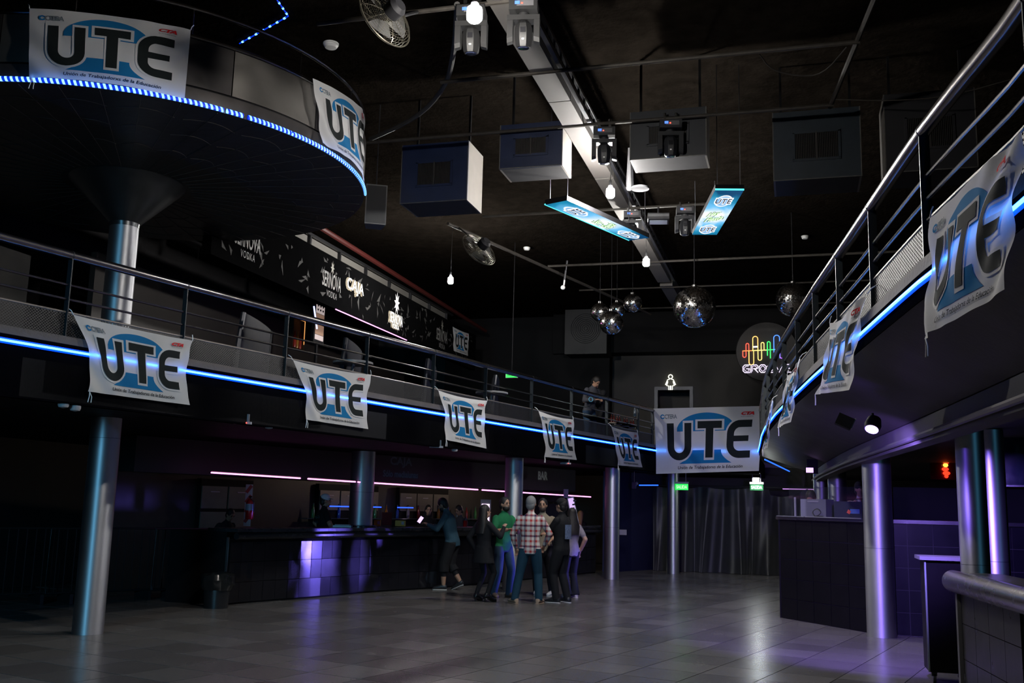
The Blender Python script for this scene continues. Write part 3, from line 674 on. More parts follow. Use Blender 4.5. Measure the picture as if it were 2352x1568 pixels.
# ---- hanging screens
def screen_mat(name, flip):
    m = bpy.data.materials.new(name); m.use_nodes = True; nt = m.node_tree; N = nt.nodes; b = N['Principled BSDF']; b.inputs['Base Color'].default_value = (.01,.01,.01,1); b.inputs['Roughness'].default_value = .4
    tc = N.new('ShaderNodeTexCoord'); mp = N.new('ShaderNodeMapping'); mp.inputs['Scale'].default_value = (1,1,1); nt.links.new(tc.outputs['Generated'], mp.inputs[0])
    nz = N.new('ShaderNodeTexNoise'); nz.inputs['Scale'].default_value = 2.6; nz.inputs['Distortion'].default_value = 1.2; nt.links.new(mp.outputs[0], nz.inputs['Vector'])
    s = N.new('ShaderNodeSeparateXYZ'); nt.links.new(mp.outputs[0], s.inputs[0])
    def op(o, a, v=None, l=None):
        q = N.new('ShaderNodeMath'); q.operation = o; nt.links.new(a, q.inputs[0])
        if l is not None: nt.links.new(l, q.inputs[1])
        elif v is not None: q.inputs[1].default_value = v
        return q.outputs[0]
    dy = op('ABSOLUTE', op('SUBTRACT', s.outputs[1], .52)); dx = op('ABSOLUTE', op('SUBTRACT', s.outputs[0], .18))
    r = op('ADD', op('MULTIPLY', dy, 1.45), l=op('MULTIPLY', dx, .42)); r = op('ADD', r, l=op('MULTIPLY', op('SUBTRACT', nz.outputs['Fac'], .5), .55))
    cr = N.new('ShaderNodeValToRGB'); nt.links.new(r, cr.inputs[0]); e = cr.color_ramp.elements
    e[0].position = .12; e[0].color = (1,1,1,1); e[1].position = .85; e[1].color = (.0,.05,.14,1)
    q = cr.color_ramp.elements.new(.36); q.color = (.16,.52,.86,1); q = cr.color_ramp.elements.new(.62); q.color = (.01,.24,.42,1)
    nt.links.new(cr.outputs[0], b.inputs['Emission Color']); b.inputs['Emission Strength'].default_value = 1.15
    return m
scr_ink = glow('screen_navy', (.01,.012,.05), .5); scr_white = glow('screen_white', (1,1,1), 1.1); scr_sky = glow('screen_sky', (.28,.52,.82), 1.0); scr_green = glow('screen_green', (.25,.75,.05), 1.0); scr_edge = glow('screen_edge', (.1,.8,.85), 1.4)
def hang_screen(label, A, B, Cc, D, z, flip, edge):
    A, B, Cc, D = [Vector((*p, z)) for p in (A,B,Cc,D)]
    t = thing('hanging_screen', label, 'screen', (A+B+Cc+D)/4, group='hanging event screens')
    def Q(u, v, dz=0): p = A*(1-u)*(1-v)+B*u*(1-v)+Cc*u*v+D*(1-u)*v; return (p.x, p.y, p.z+dz)
    m = MB(); m.add([Q(0,0,.001),Q(1,0,.001),Q(1,1,.001),Q(0,1,.001),Q(0,0,.07),Q(1,0,.07),Q(1,1,.07),Q(0,1,.07)], [(0,1,2,3),(7,6,5,4),(0,4,5,1),(1,5,6,2),(2,6,7,3),(3,7,4,0)]); m.build('cabinet', black, t, smooth=0)
    m = MB(); m.grid(lambda u, v: Q(u, v, 0), 2, 6); sc = m.build('screen', screen_mat('screen_picture', flip), t, smooth=0)
    def put(vs, fs, dz, nm, mat): m = MB(); m.add([Q(x, y, -dz) for x, y in vs], fs); m.build(nm, mat, sc, smooth=0)
    k = .46
    def disc(cx, cy, rx, ry): return [(cx+rx*math.cos(a*math.pi/12), cy+ry*math.sin(a*math.pi/12)) for a in range(24)], [tuple(range(24))]
    for cy in (.22,.86):
        put(*disc(.5,cy,.30,.255*k), .002, 'logo_rim', scr_white); put(*disc(.5,cy,.265,.215*k), .003, 'logo_disc', scr_sky)
        for bold, dz, mt, nm in ((.07,.004,scr_white,'logo_outline'),(.015,.005,scr_ink,'logo_word')):
            vs, fs = unit_text('UTE', bold=bold, sp=1.15 if bold < .05 else 1.0); put([(.5+x*(.56 if bold < .05 else .64), cy-y*(.21 if bold < .05 else .30)*k) for x, y in vs], fs, dz, nm, mt)
    for word, cx, cy, w, h in (('Hay', .42,.50,.46,.22), ('Fiesta', .52,.60,.62,.22)):
        for bold, dz, mt, nm, g in ((.10,.004,scr_ink,'party_word_shadow',1.14),(.05,.005,scr_green,'party_word_rim',1.06),(.01,.006,scr_white,'party_word',1.0)):
            vs, fs = unit_text(word, bold=bold, shear=.35); put([(cx+x*w*g, cy-y*h*k*g-(x*.12*k)) for x, y in vs], fs, dz, nm, mt)
    (a, b) = ((0,0),(1,0)) if edge == 'near' else ((0,0),(0,1))
    MB().tube([Q(*a,.006),Q(*b,.006)], .012, 6).build('light_edge', scr_edge, t)
    for u, v in ((.1,.03),(.9,.03),(.1,.97),(.9,.97)): p = Q(u, v, .07); MB().tube([p, (p[0], p[1], 6.4 if v > .5 else 7.3)], .006, 5).build('hanging_wire', darkmetal, t)
hang_screen('left hanging screen slanting away with skewed party picture', (-3.17,12.49), (-2.84,12.36), (-2.04,14.40), (-2.36,14.49), 5.6, False, 'side')
hang_screen('right hanging screen with upright union logos', (-.91,12.29), (-.56,12.37), (-1.05,14.41), (-1.40,14.34), 5.6, True, 'near')

# ---- cage fans
wire = M('fan_wire', (.12,.11,.085), .35, .9); fanblade = M('fan_blade', (.10,.10,.10), .35, .6)
def cage_fan(label, c, n, r, hang):
    t = thing('cage_fan', label, 'fan', c); n = Vector(n); R = n.to_track_quat('Z','Y').to_matrix().to_4x4(); T = Matrix.Translation(c) @ R
    m = MB()
    for side, dz in ((1,.07),(-1,.07)):
        for k in range(1, 15):
            q = r*k/14; z = side*dz*math.sqrt(max(0,1-(k/14)**2.5)); m.tube([tuple(T @ Vector((q*math.cos(a*math.pi/16), q*math.sin(a*math.pi/16), z))) for a in range(32)], .0022, 4, closed=True)
        for a in range(12):
            ca, sa = math.cos(a*math.pi/6), math.sin(a*math.pi/6); m.tube([tuple(T @ Vector((r*s*ca, r*s*sa, side*dz*math.sqrt(max(0,1-s**2.5))))) for s in (.1,.4,.7,.9,1)], .0026, 4)
    m.tube([tuple(T @ Vector((r*math.cos(a*math.pi/20), r*math.sin(a*math.pi/20), 0))) for a in range(40)], .008, 6, closed=True)
    m.build('cage', wire, t)
    for b in range(3):
        m = MB(); a0 = 2*math.pi*b/3
        m.grid(lambda u, v: tuple(T @ Vector(((.06+(r*.86-.06)*u)*math.cos(a0+(v-.5)*(1.2-.25*u)), (.06+(r*.86-.06)*u)*math.sin(a0+(v-.5)*(1.2-.25*u)), .045*(v-.5)))), 6, 6); m.build('blade', fanblade, t)
    m = MB(); m.lathe([(.05,.04),(.085,.07),(.09,.17),(.06,.21)], 16, (0,0,0), T); m.build('motor', black, t)
    p = T @ Vector((0,0,.14)); MB().tube([tuple(p), tuple(p.lerp(Vector(hang), .35)+Vector((0,0,-.06))), hang], .016, 8).build('bracket', darkmetal, t); return t
cage_fan('large cage fan at the top left of the nearest pipe', (-3.494, 7.749, 5.936), (0.871, -0.379, 0.312), .30, ((-3.505, 8.550, 6.434)[0], 8.55, 6.40))
cage_fan('distant cage fan hanging by the left lengthwise pipe', (-4.532, 13.869, 5.400), (0.736, -0.416, 0.535), .30, (-5.50,15.7,6.3))

# ---- mirror balls
def mirror_mat():
    m = bpy.data.materials.new('mirror_tile'); m.use_nodes = True; nt = m.node_tree; N = nt.nodes; b = N['Principled BSDF']
    b.inputs['Base Color'].default_value = (.86,.84,.80,1); b.inputs['Metallic'].default_value = 1; g = N.new('ShaderNodeNewGeometry'); mr = N.new('ShaderNodeMapRange'); mr.inputs['To Min'].default_value = .05; mr.inputs['To Max'].default_value = .22
    nt.links.new(g.outputs['Random Per Island'], mr.inputs['Value']); nt.links.new(mr.outputs['Result'], b.inputs['Roughness']); return m
mirror = mirror_mat()
def mirror_ball(label, c, r, nv, top, seed, hang_r=.006):
    t = thing('mirror_ball', label, 'mirror ball', c, group='mirror balls'); rnd = random.Random(seed); m = MB()
    MB().ball((0,0,0), r*.985, 32, 20).build('core', black, t, local=True)
    for j in range(nv):
        t0, t1 = math.pi*j/nv, math.pi*(j+1)/nv; tm = (t0+t1)/2; nu = max(3, round(2*nv*math.sin(tm)))
        for k in range(nu):
            a0, a1 = 2*math.pi*k/nu, 2*math.pi*(k+1)/nu; g = .06; vs = []; tx, ty = rnd.gauss(0,.032), rnd.gauss(0,.032)
            for (tt, aa, s1, s2) in ((t0+(t1-t0)*g, a0+(a1-a0)*g, -1,-1),(t1-(t1-t0)*g, a0+(a1-a0)*g, 1,-1),(t1-(t1-t0)*g, a1-(a1-a0)*g, 1,1),(t0+(t1-t0)*g, a1-(a1-a0)*g, -1,1)):
                rr = r*(1+ (s1*tx+s2*ty)*math.pi/nv*.5); vs.append((rr*math.sin(tt)*math.cos(aa), rr*math.sin(tt)*math.sin(aa), rr*math.cos(tt)))
            m.add(vs, [(0,1,2,3)])
    m.build('mirror_tiles', mirror, t, smooth=0, local=True, kind='stuff')
    MB().lathe([(.05,r-.01),(.05,r+.03),(.015,r+.05)], 12).build('cap', chrome, t, local=True); MB().tube([(0,0,r+.04),(0,0,top-c[2])], hang_r, 5).build('chain', black, t, local=True)
mirror_ball('largest mirror ball hanging in the middle of the far ceiling', (-1.805, 18.862, 5.429), .40, 44, 7.34, 1, .012)
mirror_ball('mirror ball partly hidden by the right handrail', (0.012, 19.352, 5.615), .325, 38, 7.34, 2, .012)
mirror_ball('leftmost mirror ball of the small cluster', (-3.840, 19.937, 5.594), .195, 26, 7.34, 3)
mirror_ball('lowest mirror ball of the small cluster', (-3.549, 19.647, 5.314), .245, 30, 7.34, 4)
mirror_ball('small mirror ball behind the lowest one of the cluster', (-3.603, 20.609, 5.765), .175, 24, 7.34, 5)
mirror_ball('rightmost mirror ball of the small cluster touching the pipe', (-3.217, 20.285, 5.838), .195, 26, 7.34, 6)

# ---- loudspeaker, cabinets, detectors
sp = thing('loudspeaker', 'dark loudspeaker hanging behind the round platform', 'loudspeaker', (-5.700, 12.630, 5.756), .5)
m = MB(); m.add([(-.15,-.12,-.28),(.15,-.12,-.28),(.11,.16,-.28),(-.11,.16,-.28),(-.15,-.12,.30),(.15,-.12,.30),(.11,.16,.30),(-.11,.16,.30)], [(3,2,1,0),(4,5,6,7),(0,1,5,4),(1,2,6,5),(2,3,7,6),(3,0,4,7)]); m.build('cabinet', M('speaker_grey', (.10,.10,.105), .5), sp, local=True, smooth=0)
MB().box((0,-.124,.01), (.27,.01,.54)).build('grille', M('speaker_grille', (.05,.05,.052), .6, bump=.5, bscale=400), sp, local=True); MB().tube([(0,0,.3),(0,0,7.3-(-5.700, 12.630, 5.756)[2])], .008, 5).build('hanging_wire', darkmetal, sp, local=True)
sp2 = thing('vent_cabinet', 'black cabinet with a round grille behind the small mirror balls', 'cabinet', (-5.854, 28.650, 6.774))
MB().box((0,0,0), (1.25,.85,1.5)).build('body', M('cabinet_black', (.010,.010,.012), .5), sp2, local=True)
m = MB()
for k in range(1,9): m.tube([(.055*k*math.cos(a*math.pi/12), -.435, .055*k*math.sin(a*math.pi/12)) for a in range(24)], .006, 4, closed=True)
m.build('round_grille', M('grille_dark', (.03,.03,.033), .4, .5), sp2, local=True)
def detector(label, p, r=.06): 
    t = thing('smoke_detector', label, 'detector', p, group='round ceiling detectors'); MB().lathe([(r*.5,-.045),(r*.8,-.04),(r,-.015),(r,.0)], 20).build('cover', white_plastic, t, local=True); MB().lathe([(r*1.1,0),(r*1.1,.02)], 20).build('base', white_plastic, t, local=True)
detector('white smoke detector on the ceiling above the round platform', (-5.553, 10.714, 7.300), .09)
detector('tiny white detector between the distant fan and the screens', (-5.709, 20.922, 7.300), .07)
detector('small dim detector by the mast of the right mirror ball', (0.276, 21.068, 7.300), .07)
for lb, p in (('white wall box hanging below the left balcony, leftmost', (-7.161, 8.477, 2.516)), ('round white lamp under the left balcony by the tall column', (-7.130, 8.616, 2.495)), ('small white dome under the left balcony beside the second banner', (-6.498, 11.451, 2.540)), ('white dome under the balcony below the third banner', (-5.509, 15.881, 2.512))):
    t = thing('ceiling_lamp', lb, 'lamp', p); MB().lathe([(.01,-.04),(.045,-.03),(.055,-.01),(.055,.02)], 18).build('shade', M('dim_white', (.30,.30,.32), .6), t, local=True); MB().lathe([(.02,.02),(.02,.105)], 10).build('mount', grey_plastic, t, local=True)
for lb, p, rl in (('slim white emergency lamp with a red light under the left balcony', (-6.602, 10.982, 2.539), True), ('slim white emergency lamp under the balcony right of the bar sign', (-5.633, 15.326, 2.520), False), ('slim emergency lamp under the fourth banner', (-4.561, 20.130, 2.487), True)):
    t = thing('emergency_lamp', lb, 'lamp', p, .2); MB().box((0,0,0), (.22,.05,.03)).build('housing', M('dim_white'), t, local=True); MB().box((0,0,.06), (.16,.04,.10)).build('mount', grey_plastic, t, local=True)
    if rl: MB().ball((.06,-.037,0), .007, 8, 6).build('red_light', redled, t, local=True)
# camera and wireless box under the beam
t = thing('wireless_box', 'white wireless antenna box under the ceiling by the middle bulb', 'antenna', (-2.060, 13.600, 6.116)); MB().lathe([(.06,-.03),(.13,-.015),(.13,.01),(.08,.03)], 24).build('shell', M('pale_box', (.10,.10,.105), .6), t, local=True); MB().tube([(-.1,0,.02),(-.12,0,.6)], .012, 6).build('pole', darkmetal, t, local=True)
t = thing('dome_camera', 'small white dome camera beside the wireless box', 'camera', (-2.216, 13.600, 6.126)); MB().ball((0,0,0), .04).build('dome', M('dim_white'), t, local=True); MB().lathe([(.045,.01),(.045,.05),(.02,.6)], 14).build('mount', grey_plastic, t, local=True)
t = thing('dome_camera', 'white pendant camera hanging left of the small mirror balls', 'camera', (-4.430, 19.060, 5.949)); MB().ball((0,0,0), .045).build('dome', white_plastic, t, local=True); MB().tube([(.02,0,.04),(.03,0,.16)], .016, 8).build('neck', white_plastic, t, local=True); MB().tube([(.03,0,.15),(.08,0,.55)], .02, 8).build('pole', darkmetal, t, local=True)
# zigzag of blue light on the ceiling above the platform
zz = thing('light_strip', 'zigzag dotted blue light line on the ceiling above the round platform', 'light strip', (-6.716, 10.475, 7.330))
zp = [(-6.716, 10.475, 7.330), (-5.748, 9.959, 7.330), (-5.667, 9.458, 7.330)]
led_dot = glow('led_dot_blue', (.06,.2,1.0), 9.0)
for a, b, n in ((zp[0],zp[1],7),(zp[1],zp[2],4)):
    MB().tube([a,b], .008, 5).build('tape', glow('led_tape_blue', (.0,.04,.8), .9), zz); m = MB()
    for k in range(n): m.tube([lerp(a,b,(k+.38)/n), lerp(a,b,(k+.62)/n)], .012, 5)
    m.build('light_dots', led_dot, zz, kind='stuff')
# ================================================================ upper vodka bar on the left balcony
FX = -8.5
fmat = M('fascia_print_black', (.003,.003,.0032), .8, var=.3, spec=.0)
fa = thing('bar_fascia', 'long black vodka bar fascia above the left balcony with pale shard print', 'sign', (FX,19.4,5.27))
MB().box((FX-.08,19.45,5.76), (.16,13.1,.98)).build('board', fmat, fa)
rnd = random.Random(8); m = MB()
for k in range(150):
    y = rnd.uniform(13.1,25.8); z = rnd.uniform(5.3,6.2); a = rnd.uniform(0,6.28); L = rnd.uniform(.06,.30); w = rnd.uniform(.02,.09)
    ca, sa = math.cos(a), math.sin(a); pts = [(0,0),(L*ca,L*sa),(L*.6*ca-w*sa,L*.6*sa+w*ca)]
    if any(not (5.29 < z+q[1] < 6.23) for q in pts): continue
    m.add([(FX+.004+.001*(k % 5), y+q[0], z+q[1]) for q in pts], [(0,1,2)])
m.build('shard_print', M('shard_print', (.03,.029,.028), .85, var=.7, scale=2.0), fa, smooth=0, kind='stuff')
pale = M('print_pale', (.20,.195,.19), .6); sign_glow = glow('sign_white', (1,.97,.92), 1.9)
def on_fascia(s, y, z, w, h, mat, name, parent, dx=.008, **k):
    vs, fs = unit_text(s, **k); m = MB(); m.add([(FX+dx, y+p[0]*w, z+p[1]*h) for p in vs], fs); return m.build(name, mat, parent, smooth=0)
def star(mb, x, y, z, r, n=8, squeeze=.55):
    pts = []
    for k in range(2*n): a = math.pi*k/n+math.pi/2; q = r*(1 if k % 2 == 0 else .42); pts.append((x, y+q*math.cos(a)*squeeze, z+q*math.sin(a)))
    mb.add(pts, [tuple(range(2*n))])
for y in ((-8.500, 13.920, 5.606)[1], (-8.500, 16.988, 5.658)[1], (-8.500, 23.224, 5.608)[1]):
    on_fascia('SERNOVA', y, 5.76, .80, .30, pale, 'printed_word', fa, bold=.01); on_fascia('VODKA', y+.02, 5.50, .44, .12, pale, 'printed_word', fa, sp=1.2)
    m = MB(); star(m, FX+.008, y, 6.02, .15); m.build('printed_leaf', M('leaf_print', (.20,.19,.16), .5), fa, smooth=0)
def halo_letters(label, words, leaf=None):
    t = thing('lit_sign', label, 'sign', (FX, words[0][1], words[0][2]))
    for s, y, z, w, h in words:
        on_fascia(s, y, z, w*1.04, h*1.1, glow('sign_halo', (1,.85,.6), .10), 'letter_back', t, dx=.012, bold=.05)
        on_fascia(s, y, z, w, h, sign_glow, 'lit_word', t, dx=.05, bold=.008, sp=1.05)
    if leaf: m = MB(); star(m, FX+.05, *leaf, 9, .6); m.build('lit_leaf', sign_glow, t, smooth=0)
    return t
halo_letters('lit white sign reading CAJA on the black fascia', [('CAJA', (-8.500, 17.973, 5.839)[1], (-8.500, 17.973, 5.839)[2], .78, .30)])
halo_letters('lit white vodka sign with leaf emblem on the black fascia', [('SERNOVA', (-8.500, 20.147, 5.612)[1], (-8.500, 20.147, 5.612)[2], .72, .24), ('VODKA', (-8.500, 20.117, 5.439)[1], (-8.500, 20.117, 5.439)[2], .40, .10)], ((-8.500, 20.132, 5.963)[1], (-8.500, 20.132, 5.963)[2], .26))
mag = glow('led_magenta', (1.0,.28,.85), 3.2)
tag(MB().tube([(-8.489, 17.204, 5.258), (-8.489, 20.885, 5.264)], .011, 6).build('light_strip', mag), 'pink light strip along the bottom of the vodka bar fascia', 'light strip')
# glazed clerestory and red girder above the fascia
redm = M('girder_red', (.06,.010,.008), .45, var=.3)
struct(MB().tube([(-8.800, 16.333, 6.849), (-8.800, 27.799, 6.694)], .055, 8).build('trim_girder', redm))
cl = thing('clerestory', 'row of pale ribbed panels between the fascia and the red girder', 'panel', (-9.0,19,6.3))
ribm = M('ribbed_panel', (.14,.133,.12), .5, var=.15, bump=.0)
for k in range(9):
    y = 13.6+1.32*k; MB().box((-9.02,y,6.50), (.05,1.24,.30)).build('ribbed_panel', ribm, cl); MB().box((-8.98,y+.66,6.50), (.08,.05,.40)).build('post', darkmetal, cl)
m = MB(); m.box((-8.94,19,6.68), (.06,12.4,.05)); m.build('top_rail', darkmetal, cl)
# inside the upper bar: back wall, glowing niche, menu screens, counter
struct(MB().box((-10.6,19.4,4.2), (.1,13.0,2.4)).build('wall_upper_bar', M('bar_back_wall', (.022,.018,.016), .6, var=.4)))
nb = thing('bottle_niche', 'small amber lit niche with bottles behind the upper bar', 'niche', (-10.490, 19.432, 5.220))
c = (-10.490, 19.432, 5.220); m = MB()
for s, z in ((1,.34),): m.box((c[0],c[1],c[2]+z), (.10,.52,.03))
for s in (-1,1): m.box((c[0],c[1]+s*.26,c[2]), (.10,.03,.70))
m.build('frame', M('niche_wood', (.05,.025,.012), .6), nb); m = MB(); m.tube([(c[0]+.06,c[1]-.24,c[2]+.30),(c[0]+.06,c[1]+.235,c[2]+.30),(c[0]+.06,c[1]+.235,c[2]-.22)], .009, 5); m.build('amber_light', glow('amber_tube', (1,.42,.12), 1.0), nb); MB().box((c[0]-.05,c[1],c[2]), (.02,.5,.66)).build('back', M('niche_back', (.06,.03,.015), .6), nb)
for dy, mt in ((-.12,'bottle_red'),(.0,'bottle_amber'),(.13,'bottle_red')):
    MB().lathe([(.035,-.33),(.037,-.12),(.016,-.05),(.014,.03)], 12, (c[0]+.02,c[1]+dy,c[2])).build('bottle', M(mt, (.30,.03,.02) if mt == 'bottle_red' else (.35,.16,.03), .15), nb)
ms = thing('menu_screen', 'tall menu screen with pale price lists at the upper bar', 'screen', (-9.200, 17.965, 5.223))
c = (-9.200, 17.965, 5.223); MB().box((c[0]-.03,c[1],c[2]), (.05,.46,.98)).build('frame', black, ms); MB().box((c[0]-.05,c[1],(4.05+c[2])/2-.2), (.04,.06,c[2]-4.05)).build('stand', black, ms)
menu_hi = glow('menu_pale', (.75,.62,.60), .55); menu_lo = glow('menu_amber', (.55,.33,.22), .35)
for dz, h, mt in ((.26,.30,menu_hi),(.05,.10,menu_lo),(-.22,.20,menu_lo),(-.38,.10,menu_hi)): MB().box((c[0],c[1],c[2]+dz), (.008,.36,h)).build('menu_page', mt, ms)
ink = M('menu_ink', (.02,.02,.02), .6); m = MB()
for i in range(3):
    for j in range(3): m.box((c[0]+.006,c[1]-.11+.11*j,c[2]+.34-.08*i), (.004,.05,.035))
m.build('menu_print', ink, ms)
tag(MB().tube([(-9.000, 17.287, 5.350), (-9.000, 17.469, 4.933)], .018, 6).build('light_tube', glow('tube_bluewhite', (.45,.5,1), 2.2)), 'upright bluish light tube left of the menu screen', 'light tube')
tag(MB().box((-9.3,19.5,3.5), (.5,12.0,1.1)).build('upper_bar_counter', blackgloss), 'dark counter of the upper vodka bar', 'counter')
# booth sofas on the left balcony
sofa_m = M('sofa_navy', (.005,.006,.016), .6, var=.3, spec=.08); sofa_e = M('sofa_silver', (.04,.042,.05), .4, .6)
def sofa(label, px, rz, w=1.5):
    t = thing('booth_sofa', label, 'sofa', px, rz, group='navy booth sofas on the left balcony')
    MB().box((0,0,.22), (w,.62,.44)).build('seat', sofa_m, t, local=True)
    m = MB(); m.loft([((0,.30,.1),(w/2,0,0),(0,.09,0)),((0,.33,.7),(w/2,0,0),(0,.08,0)),((0,.36,1.12),(w/2-.05,0,0),(0,.05,0))], 20); m.build('backrest', sofa_m, t, local=True)
    for s in (-1,1): MB().tube([(s*w/2,.30,.05),(s*w/2,.33,.7),(s*(w/2-.05),.36,1.12)], .035, 8).build('end_trim', sofa_e, t, local=True)
    for k in range(1,5): MB().tube([(-w/2+w*k/5,.21,.5),(-w/2+w*k/5,.25,.8),(-w/2+w*k/5,.30,1.1)], .006, 4).build('seam', sofa_e, t, local=True)
    return t
sofa('navy booth sofa near the tall column on the left balcony', (-9.3,8.4,2.93), math.radians(100))
sofa('navy booth sofa behind the railing before the second banner', (-7.55,12.1,2.93), math.radians(-75))
sofa('navy booth sofa behind the railing above the second banner', (-7.05,14.2,2.93), math.radians(-75))
sofa('ribbed navy booth sofa between the second and third banner', (-6.55,16.4,2.93), math.radians(-75))
sofa('navy booth sofa above the third banner', (-6.0,18.6,2.93), math.radians(-75))
for lb, p in (('round pale table top behind the railing over the second banner', (-6.33,13.5,3.66)), ('round pale table top behind the railing over the third banner', (-5.38,17.5,3.66))):
    t = thing('round_table', lb, 'table', (p[0],p[1],2.93)); MB().lathe([(.30,.70),(.30,.73),(.28,.735)], 28).build('top', M('table_top', (.20,.20,.21), .3), t, local=True); MB().lathe([(.03,.02),(.03,.70)], 10).build('leg', chrome, t, local=True); MB().lathe([(.2,0),(.2,.015),(.03,.03)], 20).build('foot', chrome, t, local=True)
# dark wall with spots behind the sofas at far left
struct(MB().box((-10.8,8.0,4.0), (.1,7.5,2.1)).build('wall_spotted', M('spotted_wall', (.022,.02,.019), .8, var=.9, scale=3.5)))

# ================================================================ lower bar on the left
BAR = [(-8.40,13.85), (-8.28,14.39), (-7.95,15.2), (-7.72,15.9), (-7.50,16.75), (-7.14,17.56), (-6.80,18.22), (-6.48,19.01), (-5.80,21.4), (-5.05,24.2), (-4.85,24.9)]
BL = resample([(p[0],p[1],0) for p in smoothline(BAR, 1)], .25); bl2 = [(p[0],p[1]) for p in BL]
bar = thing('bar_counter', 'long black tiled bar counter under the left balcony', 'counter', (BL[0][0],BL[0][1],0))
MB().wall(bl2, 0, 1.0, .35).build('body', black, bar)
tm = M('bar_tile', (.008,.008,.011), .19, var=.3, scale=2, bump=.02, bscale=5, coat=.3)
ntile = 0
for i in range(len(bl2)-1):
    (xa,ya),(xb,yb) = bl2[i], bl2[i+1]; L = math.hypot(xb-xa,yb-ya); rz = math.atan2(yb-ya, xb-xa)
    for j in range(3):
        m = MB(); nx, ny = math.sin(rz), -math.cos(rz); cx, cy = (xa+xb)/2+nx*.008, (ya+yb)/2+ny*.008
        m.box((cx,cy,.03+.305*j+.15), (L-.006,.016,.298), rz+random.Random(i*3+j).uniform(-.03,.03)); m.build('tile', tm, bar, smooth=0)
top = M('bar_top', (.03,.029,.031), .28, var=.2)
MB().wall(offset(bl2,-.14), 1.10, 1.15, .62).build('worktop', top, bar)
MB().tube([(p[0],p[1],1.04) for p in offset(bl2,-.12)], .055, 10).build('front_bolster', M('bolster_black', (.02,.02,.022), .25), bar)
MB().tube([(p[0],p[1],1.155) for p in offset(bl2,-.14)[20:]], .014, 6).build('metal_edge', M('edge_metal', (.4,.38,.36), .3, 1.0), bar)
cn = MB(); cn.box((bl2[0][0]-.02, bl2[0][1]-.03, .52), (.03,.03,1.0)); cn.build('corner_strip', M('corner_metal', (.45,.45,.47), .3, 1.0), bar)
MB().box((bl2[0][0]-.55, bl2[0][1]+.35, .55), (1.0,.75,1.1)).build('end_cabinet', black, bar)
# canopy over the bar with pink strip
can = [(-9.581, 14.454, 2.133), (-9.385, 14.733, 2.061), (-7.782, 21.207, 2.030), (-5.372, 26.864, 1.965)]
struct(MB().wall([(-9.75,13.2),(-8.05,18.0),(-5.4,25.0)], 1.98, 2.53, .4).build('wall_bar_canopy', M('canopy_black', (.018,.017,.018), .6, var=.2)))
ps = thing('light_strip', 'pink light strip along the canopy above the left bar', 'light strip', (-9.272, 14.560, 2.027))
def strip_pt(px, f):
    A, B = (-8.820, 13.851, 2.001), (-4.896, 24.488, 1.860); return lerp(A, B, f)
for f0, f1 in ((0,.163),(.178,.28),(.285,.60),(.612,.735),(.738,1.0)): MB().tube([strip_pt(0,f0), strip_pt(0,f1)], .012, 6).build('strip_section', mag, ps); MB().tube([tuple(Vector(strip_pt(0,f0))+Vector((0,.01,.022))), tuple(Vector(strip_pt(0,f1))+Vector((0,.01,.022)))], .010, 6).build('channel', M('channel_wood', (.28,.22,.14), .5), ps)
# unlit sign letters on the canopy
us = thing('unlit_sign', 'unlit grey sign reading CAJA on the bar canopy', 'sign', (-7.247, 17.839, 2.281))
unl = M('unlit_letters', (.11,.12,.15), .4); p0 = Vector((-7.245, 17.825, 2.363)); e = Vector((.35,.936,0))
for s, dz, w, h in (('CAJA', 0, .62, .20), ('Sólo medialunas', -.22, .98, .13)):
    vs, fs = unit_text(s, bold=.03); m = MB(); m.add([tuple(p0+e*(a*w)+Vector((0,0,dz+b*h))) for a, b in vs], fs); m.build('letters', unl, us, smooth=0)
us2 = thing('unlit_sign', 'small unlit sign reading BAR at the far end of the canopy', 'sign', (-5.877, 23.494, 2.333)); p0 = Vector((-5.779, 23.102, 2.321))
vs, fs = unit_text('BAR', bold=.04); m = MB(); m.add([tuple(p0+e*(a*.40)+Vector((0,0,b*.20))) for a, b in vs], fs); m.build('letters', M('unlit_pale', (.12,.12,.125), .3, .3), us2, smooth=0)
# back bar: shelves, fridges, glowing bottles
bk = M('back_bar_panel', (.11,.095,.078), .5, var=.3, scale=5)
struct(MB().wall([(-11.0,14.0),(-9.3,19.5),(-7.2,26.2)], 0, 2.0, .1).build('wall_back_bar', M('back_bar_wall', (.03,.026,.023), .6, var=.3)))
def back_pt(f, off=.0, z=0): a, b = (-10.9,14.1), (-7.3,25.9); return (a[0]+(b[0]-a[0])*f+off*.956, a[1]+(b[1]-a[1])*f-off*.29, z)
for lb, f, n in (('pale back bar cabinet behind the man in the white cap', .20, 2), ('patterned cabinets above the back bar behind the first column', .47, 3), ('patterned cabinets above the back bar behind the crowd', .68, 3)):
    p = back_pt(f, .10); t = thing('back_bar_cabinet', lb, 'cabinet', (p[0],p[1],0), math.radians(73))
    w = .62*n; MB().box((0,.06,1.0), (w,.1,1.9)).build('carcass', black, t, local=True)
    for k in range(n):
        dr = MB().box((-w/2+.62*(k+.5),-.0,1.62), (.58,.03,.40)).build('door', bk, t, local=True); MB().box((-w/2+.62*(k+.5),-.02,1.72), (.2,.012,.015)).build('handle', M('handle_grey', (.35,.35,.37), .3, .8), dr, local=True)
        if n == 2: MB().box((-w/2+.62*(k+.5),-.0,1.05), (.58,.03,.62)).build('door', bk, t, local=True)
blueglow = glow('back_bar_blue', (.02,.08,1.0), 2.4)
for lb, fa0, fa1, z in (('blue light strip over the bottles behind the second column', .40,.53,1.50), ('blue light strip behind the bartender in the middle', .575,.62,1.50)):
    tag(MB().tube([back_pt(fa0,.35,z), back_pt(fa1,.35,z)], .012, 6).build('light_strip', blueglow), lb, 'light strip')
shelf_m = M('shelf_glass', (.05,.06,.08), .1)
